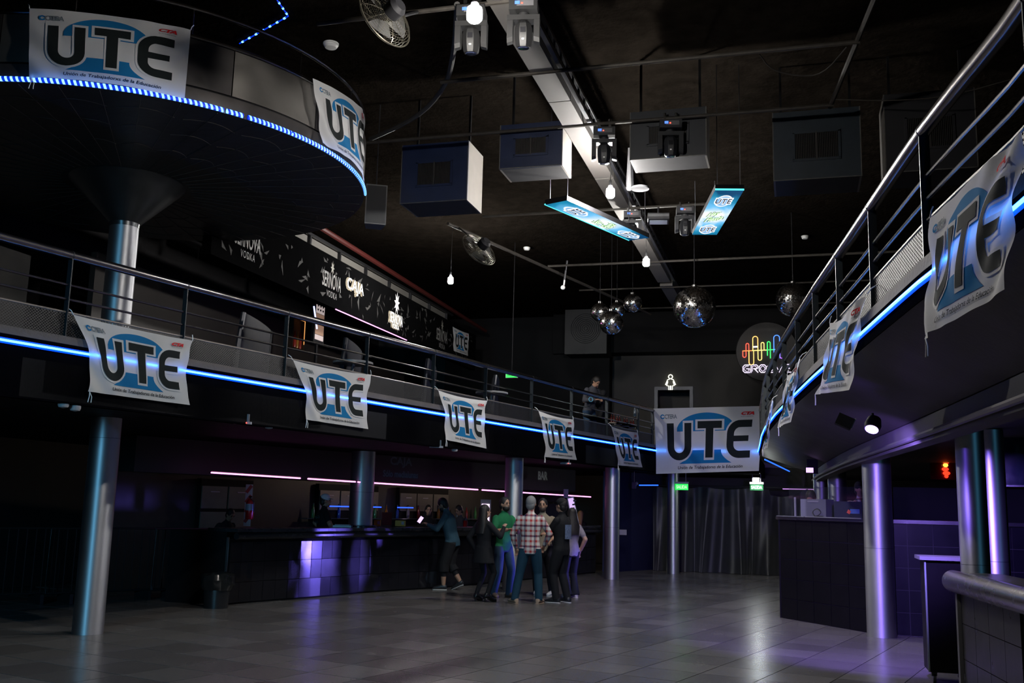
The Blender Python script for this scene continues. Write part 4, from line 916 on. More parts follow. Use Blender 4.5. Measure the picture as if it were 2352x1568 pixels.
tag(MB().wall([back_pt(.36,.22)[:2], back_pt(.9,.22)[:2]], 1.24, 1.26, .18).build('bottle_shelf', shelf_m), 'long dark bottle shelf on the back bar wall', 'shelf')
bcol = [(.05,.16,.05),(.25,.10,.02),(.02,.05,.25),(.3,.3,.32),(.2,.02,.02)]
for k in range(16):
    p = back_pt(.38+.031*k, .13, 1.26); t = thing('bottle', ['green','amber','blue','clear','red'][k % 5]+' bottle number %s from the left on the back bar shelf' % ['one','two','three','four','five','six','seven','eight','nine','ten','eleven','twelve','thirteen','fourteen','fifteen','sixteen'][k], 'bottle', p, group='bottles on the back bar shelf')
    MB().lathe([(.034,0),(.036,.02),(.036,.15),(.014,.21),(.013,.27)], 12).build('glass', M('bottle_%d' % (k % 5), bcol[k % 5], .12), t, local=True); MB().lathe([(.015,.27),(.015,.295)], 10).build('cap', M('cap_dark', (.05,.05,.05), .4), t, local=True)
# lit price panel and long lit menu panel
t = thing('price_panel', 'small lit white panel behind the dark haired woman', 'sign', (-6.927, 22.295, 1.417), math.radians(10)); MB().box((0,.02,0), (.24,.03,.62)).build('frame', M('dim_white'), t, local=True); MB().box((0,0,-.04), (.18,.012,.50)).build('page', glow('page_pink', (1,.75,1), 1.6), t, local=True)
t = thing('menu_board', 'leaning lit menu panel right of the capped man', 'sign', (-4.872, 22.338, 1.529), math.radians(14)); Rm = Matrix.Rotation(math.radians(-12),3,'Y')
MB().box((0,.02,0), (.16,.03,.62), M=Rm).build('frame', M('dim_white'), t, local=True); MB().box((0,0,0), (.12,.012,.56), M=Rm).build('page', glow('page_lilac', (.8,.55,1), .9), t, local=True)
m = MB()
for k in range(6): m.box((-.01-.02*(k-2.5)*.9,-.01,.22-.085*k), (.07,.008,.035), M=Rm)
m.build('print', M('menu_ink'), t, local=True)
tag(MB().box((-5.239, 23.221, 1.916), (.11,.01,.20), .3).build('paper_note', M('paper', (.45,.45,.45), .8)), 'small white paper note hanging from the bar canopy', 'paper')
# things on the counter
t = thing('paper_bag', 'brown paper bag standing on the bar counter', 'bag', ((-7.701, 18.282, 1.150)[0]-.3, (-7.701, 18.282, 1.150)[1]+.75, 1.15), .4); m = MB(); m.box((0,0,.12), (.2,.12,.24)); m.build('bag', M('kraft', (.16,.11,.07), .8), t, local=True); MB().box((0,0,.245), (.21,.02,.03)).build('folded_rim', M('kraft'), t, local=True)
for lb, px, w in (('yellow box on the bar counter beside the paper bag', 912, .2), ('small orange box on the bar counter beside the column', 857, .12)):
    t = thing('carton', lb, 'box', ((-7.419, 17.697, 1.150)[0]-.3+(px-890)*.0068, (-7.419, 17.697, 1.150)[1]+.9+(px-890)*.005, 1.15), .3); MB().box((0,0,.055), (w,.12,.11)).build('box', M('carton_yellow', (.42,.27,.02), .6), t, local=True); MB().box((.05*w/.2,-.062,.06), (.05,.004,.06)).build('label', M('dim_white'), t, local=True)
t = thing('napkin_holder', 'flat pale tray on the bar counter by the column', 'tray', (-7.75,16.45,1.15), .3); MB().box((0,0,.02), (.32,.2,.03)).build('tray', M('tray_blue', (.16,.2,.26), .3), t, local=True); MB().box((0,0,.045), (.26,.15,.02)).build('papers', M('dim_white'), t, local=True)
t = thing('straw_cup', 'red cup of straws on the bar near the bartender', 'cup', (-6.55,19.7,1.15)); MB().lathe([(.04,0),(.05,.13)], 14).build('cup', M('cup_red', (.35,.01,.015), .4), t, local=True); MB().tube([(0,0,.02),(.02,0,.2)], .008, 5).build('straws', white_plastic, t, local=True)
# fire extinguisher on its striped board
c = (-9.227, 15.718, 1.498); t = thing('extinguisher_board', 'red and white striped board behind the fire extinguisher', 'sign', (c[0],c[1],c[2]-.35), .3); MB().box((0,0,.35), (.12,.015,.72)).build('board', M('board_white', (.55,.55,.55), .6), t, local=True)
for k in range(4): MB().box((0,-.01,.12+.17*k), (.055,.006,.15), M=Matrix.Rotation(math.radians(35),3,'Y')).build('stripe', M('stripe_red', (.4,.015,.015), .5), t, local=True)
c = (-9.040, 15.461, 1.464); t = thing('fire_extinguisher', 'red fire extinguisher hanging at the left end of the bar', 'extinguisher', (c[0],c[1],c[2]-.2), .3)
MB().lathe([(.06,0),(.07,.02),(.07,.28),(.04,.34),(.02,.36)], 18).build('cylinder', M('extinguisher_red', (.38,.01,.012), .3), t, local=True); MB().lathe([(.0712,.15),(.0712,.26)], 18, caps=False).build('label', M('label_blue', (.25,.35,.42), .5), t, local=True)
MB().box((0,-.02,.38), (.03,.09,.03)).build('valve', black, t, local=True); MB().tube([(0,-.05,.37),(.07,-.06,.3),(.08,-.05,.12)], .009, 6).build('hose', cordmat, t, local=True)
# bin with bag
t = thing('litter_bin', 'black litter bin lined with a shiny bag at the bar corner', 'bin', (-8.32,13.45,0)); MB().lathe([(.17,0),(.20,.40)], 24).build('bucket', M('bin_plastic', (.014,.014,.015), .35), t, local=True)
rnd = random.Random(4); m = MB(); n = 30; rows = [(.205,.27),(.235,.34),(.25,.42),(.235,.49),(.20,.51),(.17,.44)]; vs = []
for r, z in rows:
    for k in range(n): q = r*(1+rnd.uniform(-.07,.07)); a = 2*math.pi*k/n; vs.append((q*math.cos(a), q*math.sin(a), z+rnd.uniform(-.012,.012)))
m.add(vs, [(i*n+k, i*n+(k+1)%n, (i+1)*n+(k+1)%n, (i+1)*n+k) for i in range(len(rows)-1) for k in range(n)]); m.build('bin_bag', M('bin_bag', (.012,.013,.013), .14), t, local=True, smooth=25)
# dim crowd barrier and stacked furniture in the dark left corner
for k in range(3):
    t = thing('crowd_barrier', ['dim crowd barrier in the dark corner, nearest the left edge','dim crowd barrier in the dark corner behind the tall column','dim crowd barrier by the dark wall before the bar'][k], 'barrier', (-11.2+.9*k,12.2+1.3*k,0), math.radians(60))
    m = MB(); m.tube([(-.9,0,.15),(-.9,0,1.1),(.9,0,1.1),(.9,0,.15)], .018, 8, closed=True); m.build('frame', M('barrier_metal', (.05,.05,.055), .4, .7), t, local=True)
    for i in range(13): MB().tube([(-.78+.13*i,0,.15),(-.78+.13*i,0,1.1)], .008, 6).build('bar', M('barrier_metal'), t, local=True)
    for s in (-.6,.6): MB().box((s,0,.075), (.05,.5,.15)).build('foot', M('barrier_metal'), t, local=True)
# ================================================================ far end under the balcony
cur = M('curtain_cloth', (.022,.022,.026), .5, var=.3, sheen=.2)
def curtain_y(x):
    return 27.25+.10*math.sin(x*6.1)+.06*math.sin(x*13.7+1)+.04*math.sin(x*29+2)
def cpt(u, v):
    x = -3.75+4.4*u; k = 1-v
    s = math.sin(x*5.3+.6); gather = .35*math.exp(-((x+.95)/.45)**2)
    xx = x + k*(-.10*s) - (x+.95)*gather*(1-abs(2*v-.15))*.6
    y = 27.2 + (.05+.10*k)*math.sin(x*9.2+1.3*k*math.sin(x*2)) + .03*math.sin(x*23+k*2)*(.4+k) - .25*k*k
    top = 2.22 - .22*abs(math.sin((x+3.75)*2.35))*(1 if x > -.7 else .25)
    return (xx, y, .012 + (top-.012)*v)
cu = thing('stage_curtain', 'black draped curtain hanging at the far end of the hall', 'curtain', (-1.5,27.2,0))
m = MB(); m.grid(cpt, 150, 26); m.build('drape', cur, cu, smooth=180)
MB().tube([(-3.8,27.2,2.24),(.7,27.2,2.24)], .02, 8).build('rod', darkmetal, cu)
def exit_sign(label, p, lit):
    t = thing('exit_sign', label, 'exit sign', p); g = glow('exit_green_%d' % lit, (.02,1.0,.10) if lit else (.02,.30,.08), 1.3 if lit else .35)
    MB().box((0,0,.105), (.34,.06,.05)).build('lamp_housing', M('dim_white'), t, local=True); pl = MB().box((0,0,0), (.32,.012,.15)).build('plate', g, t, local=True)
    vs, fs = unit_text('SALIDA', bold=.03); m = MB(); m.add([(a*.27,-.009,b*.085) for a, b in vs], fs); m.build('letters', glow('exit_letters_%d' % lit, (.75,1,.85) if not lit else (.55,1,.5), 1.7 if not lit else 1.2), pl, local=True, smooth=0)
    for s in (-.1,.1): MB().tube([(s,0,.13),(s,0,2.53-p[2])], .01, 6).build('hanger', grey_plastic, t, local=True)
exit_sign('green exit sign in front of the farthest column', (-2.803, 25.750, 2.176), 1)
exit_sign('exit sign reading SALIDA lit from above by a bright lamp', (-0.960, 25.900, 2.204), 0)
t = thing('emergency_flood', 'bright white lamp directly over the right exit sign', 'lamp', (-0.965, 25.800, 2.363))
MB().ball((0,0,0), (.075,.05,.045), 16, 10).build('lamp_glass', glow('flood_white', (.95,1.0,.98), 170.0), t, local=True); MB().box((0,.03,.06), (.16,.08,.05)).build('housing', M('dim_white'), t, local=True)
t = thing('security_camera', 'white security camera on the navy wall by the curtain', 'camera', (-3.926, 25.545, 2.237)); MB().ball((0,0,0), .045).build('eye', M('dim_white'), t, local=True); MB().box((-.06,0,-.05), (.10,.1,.16)).build('mount', grey_plastic, t, local=True); MB().tube([(-.06,0,.02),(-.06,0,2.54-(-3.926, 25.545, 2.237)[2])], .012, 6).build('stem', grey_plastic, t, local=True)
for lb, a, b in (('short blue light strip beside the security camera', (-3.893, 25.772, 2.199), (-3.419, 25.906, 2.212)), ('blue light line slanting under the right balcony soffit', (-0.532, 18.413, 2.530), (-0.150, 23.662, 2.530))):
    tag(MB().tube([a,b], .014, 6).build('light_strip', glow('led_mid_blue', (.02,.12,1.0), 2.2)), lb, 'light strip')
tag(MB().box((-4.209, 25.146, 1.013), (.20,.02,.13), .3).build('wall_socket_box', M('dim_white')), 'white box on the navy wall right of the far column', 'box')
tag(MB().tube([(-0.352, 27.730, 2.235), (0.562, 27.990, 2.248)], .03, 6).build('light_strip', glow('led_lilac', (.75,.35,1), .8)), 'lilac light strip above the curtain by the right booth', 'light strip')
# ---- signs on the far upper wall
NX, _, NZ = (-0.737, 28.800, 6.090)
gs = thing('neon_sign', 'round black neon sign with rainbow sound wave and word GROOVE', 'neon sign', (NX,28.8,NZ))
M1 = Matrix.Rotation(math.radians(90),4,'X')
MB().lathe([(.84,-.03),(.86,0),(.86,.05),(.84,.08)], 56, (NX,28.88,NZ), M1).build('disc', M('disc_black', (.045,.043,.042), .55, var=.2), gs)
def npt(a, b): return (NX+a, 28.78, NZ+b)
def neon(path, col, nm, r=.011): MB().tube([npt(*p) for p in path], r, 6).build('neon_tube', glow(nm, col, 2.0), gs)
def cap(x0, x1, yb, yt, up=True):
    r = (x1-x0)/2; n = 8
    a = [(x0+r-r*math.cos(math.pi*k/n), (yt-r if up else yt+r)+(r if up else -r)*math.sin(math.pi*k/n)) for k in range(n+1)]
    return [(x0,yb)]+a+[(x1,yb)]
neon([(-.66,.02),(-.66,-.12)]+cap(-.66,-.57,.02,-.16,False)[1:]+[(-.57,.02)], (1,.10,.06), 'neon_red')
neon(cap(-.57,-.49,.03,.24), (1,.14,.06), 'neon_red')
neon([(-.67,.025),(-.40,.03)], (1,.25,.06), 'neon_orange')
neon(cap(-.49,-.36,.03,-.38,False), (1,.55,.15), 'neon_amber')
neon(cap(-.38,-.24,.03,.44), (1,.62,.16), 'neon_amber')
neon(cap(-.24,-.14,.03,-.25,False), (1,.75,.2), 'neon_yellow')
neon(cap(-.15,-.07,.03,.26), (1,.75,.2), 'neon_yellow')
neon([(-.40,.03),(.0,.04)], (1,.70,.25), 'neon_yellow')
neon(cap(.02,.10,-.12,.28)+[(.10,-.2)], (.05,1,.16), 'neon_green')
neon([(-.02,.04),(.22,.05)], (.1,.9,.4), 'neon_green')
neon(cap(.20,.36,-.2,.46), (.08,.25,1), 'neon_blue')
neon([(.18,.05),(.40,.06)], (.08,.25,1), 'neon_blue')
neon(cap(.36,.46,.05,-.2,False), (.4,.1,1), 'neon_violet')
neon([(-.37,.135),(-.25,.14)], (1,.95,1), 'neon_white', .02)
def letter_path(kind, x, w=.19, h=.22, y=-.60):
    L, Rr, T, Bm, mid = x, x+w, y+h, y, y+h/2
    if kind == 'G': return [[(Rr,T),(L+.05,T),(L,T-.05),(L,Bm+.05),(L+.05,Bm),(Rr,Bm),(Rr,mid),(L+.09,mid)]]
    if kind == 'R': return [[(L,Bm),(L,T),(Rr-.04,T),(Rr,T-.04),(Rr,mid+.02),(Rr-.04,mid),(L+.06,mid)],[(L+.09,mid),(Rr,Bm)]]
    if kind == 'O': return [[(L+.05,T),(Rr-.05,T),(Rr,T-.05),(Rr,Bm+.05),(Rr-.05,Bm),(L+.05,Bm),(L,Bm+.05),(L,T-.05),(L+.05,T)]]
    if kind == 'V': return [[(L,T),((L+Rr)/2,Bm),(Rr,T)]]
    return [[(Rr,T),(L,T),(L,Bm),(Rr,Bm)],[(L,mid),(Rr-.03,mid)]]
for k, ch in enumerate('GROOVE'):
    for q in letter_path(ch, -.66+.225*k): neon(q, (.85,.70,1), 'neon_lilac', .011)
    if ch in 'GRO':
        for q in letter_path(ch, -.66+.225*k+.035, .12, .15, -.565): neon(q, (.75,.6,1), 'neon_lilac', .006)
rs = thing('restroom_sign', 'lit white restroom sign shaped like a woman over the far doorway', 'neon sign', (-3.52,29.59,5.1))
def rp(a, b): return (-3.54+a, 29.535, 5.345+b)
wl_ = glow('neon_warm_white', (1,1,.78), 3.0)
MB().tube([rp(.06*math.cos(k*math.pi/8), .15+.06*math.sin(k*math.pi/8)) for k in range(16)], .011, 6, closed=True).build('head_ring', wl_, rs)
for s in (-1,1):
    MB().tube([rp(s*.03,.075), rp(s*.085,.06), rp(s*.15,-.09), rp(s*.125,-.10), rp(s*.075,.01), rp(s*.11,-.12), rp(s*.06,-.12)], .011, 6).build('dress_side', wl_, rs)
    MB().tube([rp(s*.055,-.12), rp(s*.055,-.24), rp(s*.012,-.24), rp(s*.012,-.12)], .010, 6).build('leg_outline', wl_, rs)
t = thing('exit_sign', 'small green exit sign behind the left balcony railing', 'exit sign', (-5.872, 20.510, 4.384)); MB().tube([(0,.02,.06),(0,.02,7.34-(-5.872, 20.510, 4.384)[2])], .008, 6).build('hanger', black, t, local=True); MB().box((0,.02,0), (.27,.03,.12)).build('frame', M('dim_white'), t, local=True); MB().box((0,0,0), (.25,.012,.10)).build('plate', glow('exit_green_1', (0,0,0), 1), t, local=True)
vs, fs = unit_text('SALIDA', bold=.03); m = MB(); m.add([(a*.2,-.012,b*.05) for a, b in vs], fs); m.build('letters', M('exit_dark', (.0,.08,.01), .5), t, local=True, smooth=0)

# ================================================================ right side under the balcony
# curved dropped beam that carries cables below the soffit
RB = smoothline([(.40,24.5),(.44,21.4),(.58,18.2),(.74,15.24),(1.01,12.0),(1.26,8.86),(1.40,6.94),(1.6,4.0),(1.9,1.0),(2.2,-1.5)], 2)
struct(MB().wall(RB, 2.30, 2.53, .16).build('trim_beam_right', M('beam_concrete', (.085,.077,.075), .7, var=.35, scale=5)))
tag(MB().tube([(p[0]-.03,p[1],2.36) for p in RB], .028, 8).build('conduit', M('conduit_grey', (.13,.12,.125), .45, .4)), 'grey conduit along the curved beam under the right balcony', 'conduit')
sl = thing('spot_lamp', 'violet spot lamp glowing under the right balcony', 'spot lamp', (0.682, 9.639, 2.420))
c = Vector((0.682, 9.639, 2.420)); Rc = Vector((.25,.55,.80)).to_track_quat('Z','Y').to_matrix()
MB().lathe([(.065,-.05),(.075,.0),(.06,.07),(.02,.10)], 20, c, Rc).build('can', black, sl)
MB().lathe([(.003,-.056),(.058,-.052)], 20, c, Rc, caps=False).build('lamp_face', glow('violet_face', (.62,.40,1.0), 9.0), sl)
MB().tube([tuple(c+Vector((0,0,.09))), (c.x,c.y,2.53)], .012, 6).build('stem', darkmetal, sl); MB().tube(smoothline([tuple(c+Vector((0,0,.06))), tuple(c+Vector((.1,.3,.08))), tuple(c+Vector((.02,.9,.09)))]), .007, 5).build('cable', cordmat, sl)
sl2 = thing('spot_lamp', 'unlit dark spot lamp under the right balcony beside the violet one', 'spot lamp', (0.411, 9.043, 2.400)); c2 = (0.421, 9.275, 2.420)
MB().box((0,0,0), (.14,.16,.10), M=Matrix.Rotation(math.radians(25),3,'Y')).build('body', black, sl2).location = c2; MB().box((0,0,0), (.012,.15,.09), M=Matrix.Rotation(math.radians(25),3,'Y')).build('lens', M('lens_pale', (.3,.28,.24), .3), sl2).location = (c2[0]+.07,c2[1],c2[2]-.02)
sl3 = thing('spot_lamp', 'lilac spot lamp at the far end of the curved beam', 'spot lamp', (0.294, 19.695, 2.400)); c3 = (0.294, 19.695, 2.400)
MB().box((0,0,.07), (.2,.2,.26)).build('body', black, sl3).location = c3; MB().box((0,0,0), (.13,.01,.09)).build('lens', glow('lilac_face', (.7,.4,1), 2.0), sl3).location = (c3[0]-.05,c3[1]-.11,c3[2])
def lamp(name, loc, target, col, watts, angle, radius, blend=.5, parent=None):
    ld = bpy.data.lights.new(name, 'SPOT'); ld.energy = watts; ld.color = col; ld.spot_size = math.radians(angle); ld.spot_blend = blend; ld.shadow_soft_size = radius
    o = bpy.data.objects.new(name, ld); link(o); o.location = loc; o.rotation_euler = (Vector(target)-Vector(loc)).to_track_quat('-Z','Y').to_euler(); 
    if parent: attach(o, parent)
    return o
lamp('violet_beam', tuple(c+Vector((-.03,-.06,-.10))), (1.02,13.8,.7), (.30,.18,1.0), 1300, 76, .06, .5, sl)
lamp('violet_glow', tuple(c+Vector((-.05,-.03,-.05))), (.9,11.2,2.9), (.20,.10,1.0), 40, 160, .05, .9, sl)
fu = thing('added_floor_lamp', 'added violet floor lamp hidden behind the right booth', 'lamp', (.22,19.1,0)); MB().box((0,.1,.3), (.4,.3,.6)).build('housing', black, fu, local=True)
lamp('violet_flood', (-.12,19.05,.52), (-7.68,16.15,.6), (.20,.15,1.0), 2300, 13, .22, .5, fu)  # unseen lamp added for the blue patch on the bar tiles
# tiled booth
bt = thing('tiled_booth', 'black tiled booth with a high counter on the right', 'booth', (-.23,16.36,0))
bm_l = M('booth_tile', (.006,.006,.007), .35, var=.25, spec=.2); bm_r = M('booth_tile_side', (.006,.0065,.011), .35, var=.25, spec=.2); grout = M('booth_grout', (.03,.03,.036), .6)
fa_ = [((-.25,16.40),(.93,14.98)), ((1.12,14.90),(4.4,14.90))]
for (a, b), mt in zip(fa_, (bm_l, bm_r)):
    d = math.hypot(b[0]-a[0], b[1]-a[1]); ex_, ey_ = (b[0]-a[0])/d, (b[1]-a[1])/d; rz = math.atan2(ey_, ex_); n = round(d/.34)
    MB().wall([a,b], 0, 1.50, .10).build('side_wall', grout, bt)
    for i in range(n):
        for j in range(5):
            u = (i+.5)/n; MB().box((a[0]+(b[0]-a[0])*u+ey_*.006, a[1]+(b[1]-a[1])*u-ex_*.006, .01+.298*(j+.5)), (d/n-.008,.014,.288), rz).build('tile', mt, bt, smooth=0)
MB().wall([(-.33,16.52),(-.30,16.40),(.90,14.95),(1.25,14.84),(4.4,14.84)], 1.50, 1.55, .50).build('counter_top', M('booth_top', (.025,.025,.03), .25), bt)
MB().tube([(-.31,16.38,1.551),(.86,14.97,1.551)], .008, 5).build('counter_edge', M('edge_grey', (.3,.3,.34), .3, .6), bt)
MB().box((-.22,16.72,.75), (.1,.6,1.5), -.05).build('end_wall', black, bt)
glm = bpy.data.materials.new('screen_glass'); glm.use_nodes = True; nt_ = glm.node_tree; b_ = nt_.nodes['Principled BSDF']; b_.inputs['Base Color'].default_value = (.03,.035,.04,1); b_.inputs['Roughness'].default_value = .06; b_.inputs['Alpha'].default_value = .14
MATS['screen_glass'] = glm
for (a, b) in (((-.12,16.46),(.92,15.20)), ((1.3,15.06),(4.2,15.06))): MB().wall([a,b], 1.55, 2.0, .008).build('glass_screen', glm, bt)
def box_on(label, px, d, size, mat, rz=.2, name='carton', cat='box'):
    p = px; t = thing(name, label, cat, p, rz); MB().box((0,0,size[2]/2), size).build('body', mat, t, local=True); return t
bp = (.30,16.22,1.551); t = box_on('white cardboard box on the right booth counter', bp, 0, (.42,.26,.27), M('box_white', (.16,.17,.19), .7), -.5); MB().box((0,-.132,.235), (.18,.006,.02)).build('tape', M('dim_white'), t, local=True)
tag(MB().tube(smoothline([(.26,16.02,1.56),(.22,16.0,1.64),(.30,15.98,1.69),(.36,15.97,1.63),(.30,15.98,1.57),(.24,16.0,1.57),(.38,15.96,1.565)]), .006, 5).build('loose_cable', cordmat), 'black cable loop lying before the white cardboard box', 'cable')
t = box_on('clear plastic organiser at the booth end by the curtain', (-.10,16.66,1.551), 0, (.22,.16,.28), glm, -.3, 'organiser'); MB().box((.1,-.07,.15), (.03,.03,.3)).build('pale_edge', M('dim_white'), t, local=True)
t = box_on('dark box with a blue card behind the booth glass', (.82,15.55,1.551), 0, (.52,.28,.24), M('crate_navy', (.012,.014,.03), .5), -.5); MB().box((.06,-.143,.10), (.14,.006,.065)).build('card', M('card_blue', (.08,.17,.42), .5), t, local=True); MB().box((-.03,-.145,.09), (.05,.006,.05), M=Matrix.Rotation(.5,3,'Y')).build('card_corner', M('card_red', (.5,.08,.04), .5), t, local=True)
for s, lb in ((0,'blue lit vial on the booth counter, left of the pair'),(1,'blue lit vial on the booth counter, right of the pair')):
    t = thing('vial', lb, 'vial', (2.28+.10*s,14.98,1.551)); MB().lathe([(.018,0),(.018,.10)], 10).build('tube', glow('vial_blue', (.02,.05,1), .9), t, local=True); MB().lathe([(.012,.10),(.012,.12)], 8).build('cap', black, t, local=True)
# red glowing sign deep in the booth, dark screen at the right edge
rn = thing('neon_sign', 'red and yellow glowing upright sign deep in the right booth', 'neon sign', (2.529, 19.024, 2.498), .2)
rd, yl = glow('neon_deep_red', (1,.03,.01), 2.6), glow('neon_hot_yellow', (1,.45,.05), 2.6)
for z, s, mt in ((.20,.03,yl),(.13,.05,rd),(.06,.06,rd),(.0,.045,yl),(-.07,.06,rd),(-.14,.065,rd),(-.19,.035,rd)): MB().ball((.01*math.sin(z*30),0,z), (s,.02,.036), 10, 6).build('glowing_letter', mt, rn, local=True)
MB().box((0,.05,0), (.5,.03,.5)).build('backing', M('red_glass', (.06,.004,.004), .2), rn, local=True)
t = thing('wall_screen', 'dark blue switched off screen at the right edge under the balcony', 'screen', (2.450, 12.810, 2.332), math.radians(-14)); MB().box((0,0,0), (.62,.06,.72)).build('cabinet', M('screen_navy_dark', (.006,.008,.018), .25, var=.5, scale=3), t, local=True); MB().box((0,-.034,0), (.58,.01,.68)).build('glass', M('screen_glass_dark', (.006,.009,.022), .12), t, local=True); MB().box((0,.15,.42), (.06,.3,.2)).build('bracket', black, t, local=True)
# ---- foreground counter with rounded steel rail, black trolley
fc = thing('counter', 'foreground counter with rounded steel armrest and black tiles at the right edge', 'counter', (1.92,8.6,0))
steelrail = M('armrest_steel', (.42,.40,.38), .27, 1.0, var=.05, rvar=.02)
A, B = Vector((1.388, 10.383, 1.020)), Vector((1.599, 8.312, 1.020)); d = (B-A).normalized(); E_ = A+d*3.2; nr = Vector((-d.y,d.x,0))
MB().tube([tuple(A), tuple(A+d*.05), tuple(E_)], [.085,.10,.10], 24).build('armrest', steelrail, fc)
m = MB(); q = [A+nr*.02, E_+nr*.02, E_+nr*.42, A+nr*.42+d*.1]; m.prism([(p.x,p.y) for p in q], 1.06, 1.10); m.build('top', M('counter_top_steel', (.30,.28,.26), .35, .9, var=.2), fc)
m = MB(); q = [A+d*.12+nr*.05, E_+nr*.05, E_+nr*.36, A+d*.12+nr*.36]; m.prism([(p.x,p.y) for p in q], 0, 1.05); m.build('body', black, fc)
p = A+d*.12+nr*.02; MB().box((p.x,p.y,.48), (.06,.035,.96), math.atan2(d.y,d.x)).build('corner_post', M('post_grey', (.16,.16,.165), .45, .5), fc)
for i in range(4):
    for j in range(3):
        p = A+d*(.18+.42*(i+.5))+nr*.04; MB().box((p.x,p.y,.02+.315*(j+.5)), (.412,.016,.308), math.atan2(d.y,d.x)).build('tile', M('counter_tile', (.02,.02,.021), .3, var=.2), fc, smooth=0)
tc = thing('trolley', 'tall black trolley on castors beside the foreground counter', 'trolley', (1.364, 10.930, 0.000))
o = Vector((1.364, 10.930, 0.000))
MB().box((.02,.15,.64), (.34,.42,1.06)).build('body', M('trolley_black', (.003,.003,.0035), .4, spec=.1), tc, local=True); MB().box((.06,.15,1.20), (.52,.48,.035)).build('top', M('trolley_top', (.12,.12,.125), .4), tc, local=True)
for s in (-1,1): MB().box((.02+s*.17,-.055,.64), (.016,.02,1.06)).build('edge_strip', M('edge_strip', (.22,.27,.26), .35, .5), tc, local=True)
for s in (-.1,.14):
    w = MB(); w.lathe([(.02,-.014),(.045,-.014),(.045,.014),(.02,.014)], 16, (s,.0,.045), Matrix.Rotation(math.radians(90),3,'Y')); wb_ = w.build('castor', M('castor_black', (.02,.022,.024), .3), tc, local=True); MB().box((s,.0,.09), (.05,.04,.04)).build('fork', darkmetal, wb_, local=True)
# ---- bottles and drinks behind the far railing
for k, (px, py) in enumerate(((1407,962),(1420,966),(1437,970),(1452,974))):
    t = thing('drink_caddy', 'small red drink bottle caddy on the balcony shelf, number %s from the left' % ('one','two','three','four')[k], 'bottle', (-4.154, 23.284, 3.682) if k == 0 else (-4.078, 23.626, 3.670) if k == 1 else (-3.975, 24.087, 3.668) if k == 2 else (-3.881, 24.506, 3.661), .2, group='red bottle caddies on the balcony')
    for s in (-.03,.03): MB().lathe([(.028,-.08),(.028,.03),(.012,.07),(.011,.11)], 10, (s,0,0)).build('bottle', M('bottle_cola', (.10,.012,.01), .2), t, local=True)
    MB().box((0,-.03,-.09), (.18,.02,.025)).build('label_strip', M('kraft_pale', (.35,.28,.18), .6), t, local=True)
t = thing('water_bottle', 'clear water bottle standing on the far left balcony', 'bottle', (-3.844, 24.675, 3.871)); MB().lathe([(.035,0),(.037,.12),(.03,.16),(.013,.20)], 14).build('body', M('pet_clear', (.30,.33,.36), .15), t, local=True); MB().lathe([(.015,.20),(.015,.225)], 10).build('cap', white_plastic, t, local=True)
for k in range(2):
    y0_ = (22.3,24.1)[k]; x0_ = (-4.35,-3.95)[k]; tag(MB().box((x0_,y0_,3.60+.0), (.30,1.55,.03), math.radians(0)).build('balcony_shelf', black), ('dark drink shelf behind the last balcony banners','dark drink shelf at the balcony corner by the central banner')[k], 'shelf')

# unseen warm lamps added under the soffit to brighten the bar
for k, (lb, p, w_) in enumerate((('small warm downlight added over the left end of the bar', (-9.2,15.6,2.46), 26), ('small warm downlight added over the middle of the bar', (-8.0,19.3,2.46), 26), ('small warm downlight added over the far end of the bar', (-6.6,23.6,2.46), 26))):
    t = thing('downlight', lb, 'lamp', p); MB().lathe([(.05,.0),(.06,.06)], 16).build('rim', grey_plastic, t, local=True); MB().lathe([(.004,-.004),(.04,-.004)], 14, caps=False).build('lens', glow('downlight_face', (1,.8,.6), 2.0), t, local=True)
    ld = bpy.data.lights.new('glow', 'POINT'); ld.energy = w_; ld.color = (1,.78,.60); ld.shadow_soft_size = .05; o = bpy.data.objects.new('glow', ld); link(o); o.parent = t; o.location = (0,0,-.06)
# ================================================================ people
def ik(a, b, l1, l2, hint):
    a, b, hint = Vector(a), Vector(b), Vector(hint); d = b-a; L = d.length
    if L > (l1+l2)*.995: b = a+d*((l1+l2)*.995/L); d = b-a; L = d.length
    c = (l1*l1+L*L-l2*l2)/(2*L); h = math.sqrt(max(0, l1*l1-c*c)); u = d/L; n = hint-u*hint.dot(u); n = n.normalized() if n.length > 1e-5 else Vector((0,1,0))
    return a+u*c+n*h, b
def cloth_m(name, col, rough=.85): return M(name, col, rough, var=.18, scale=14, bump=.15, bscale=25, spec=.25)
skin = M('skin', (.36,.20,.13), .5, var=.10, scale=20); skin_pale = M('skin_pale', (.42,.25,.18), .5, var=.1, scale=20)
hair_dark = M('hair_dark', (.010,.008,.007), .5, bump=.4, bscale=120); hair_grey = M('hair_grey', (.20,.20,.20), .6, bump=.5, bscale=120); hair_blond = M('hair_blond', (.42,.27,.10), .5, bump=.4, bscale=100)
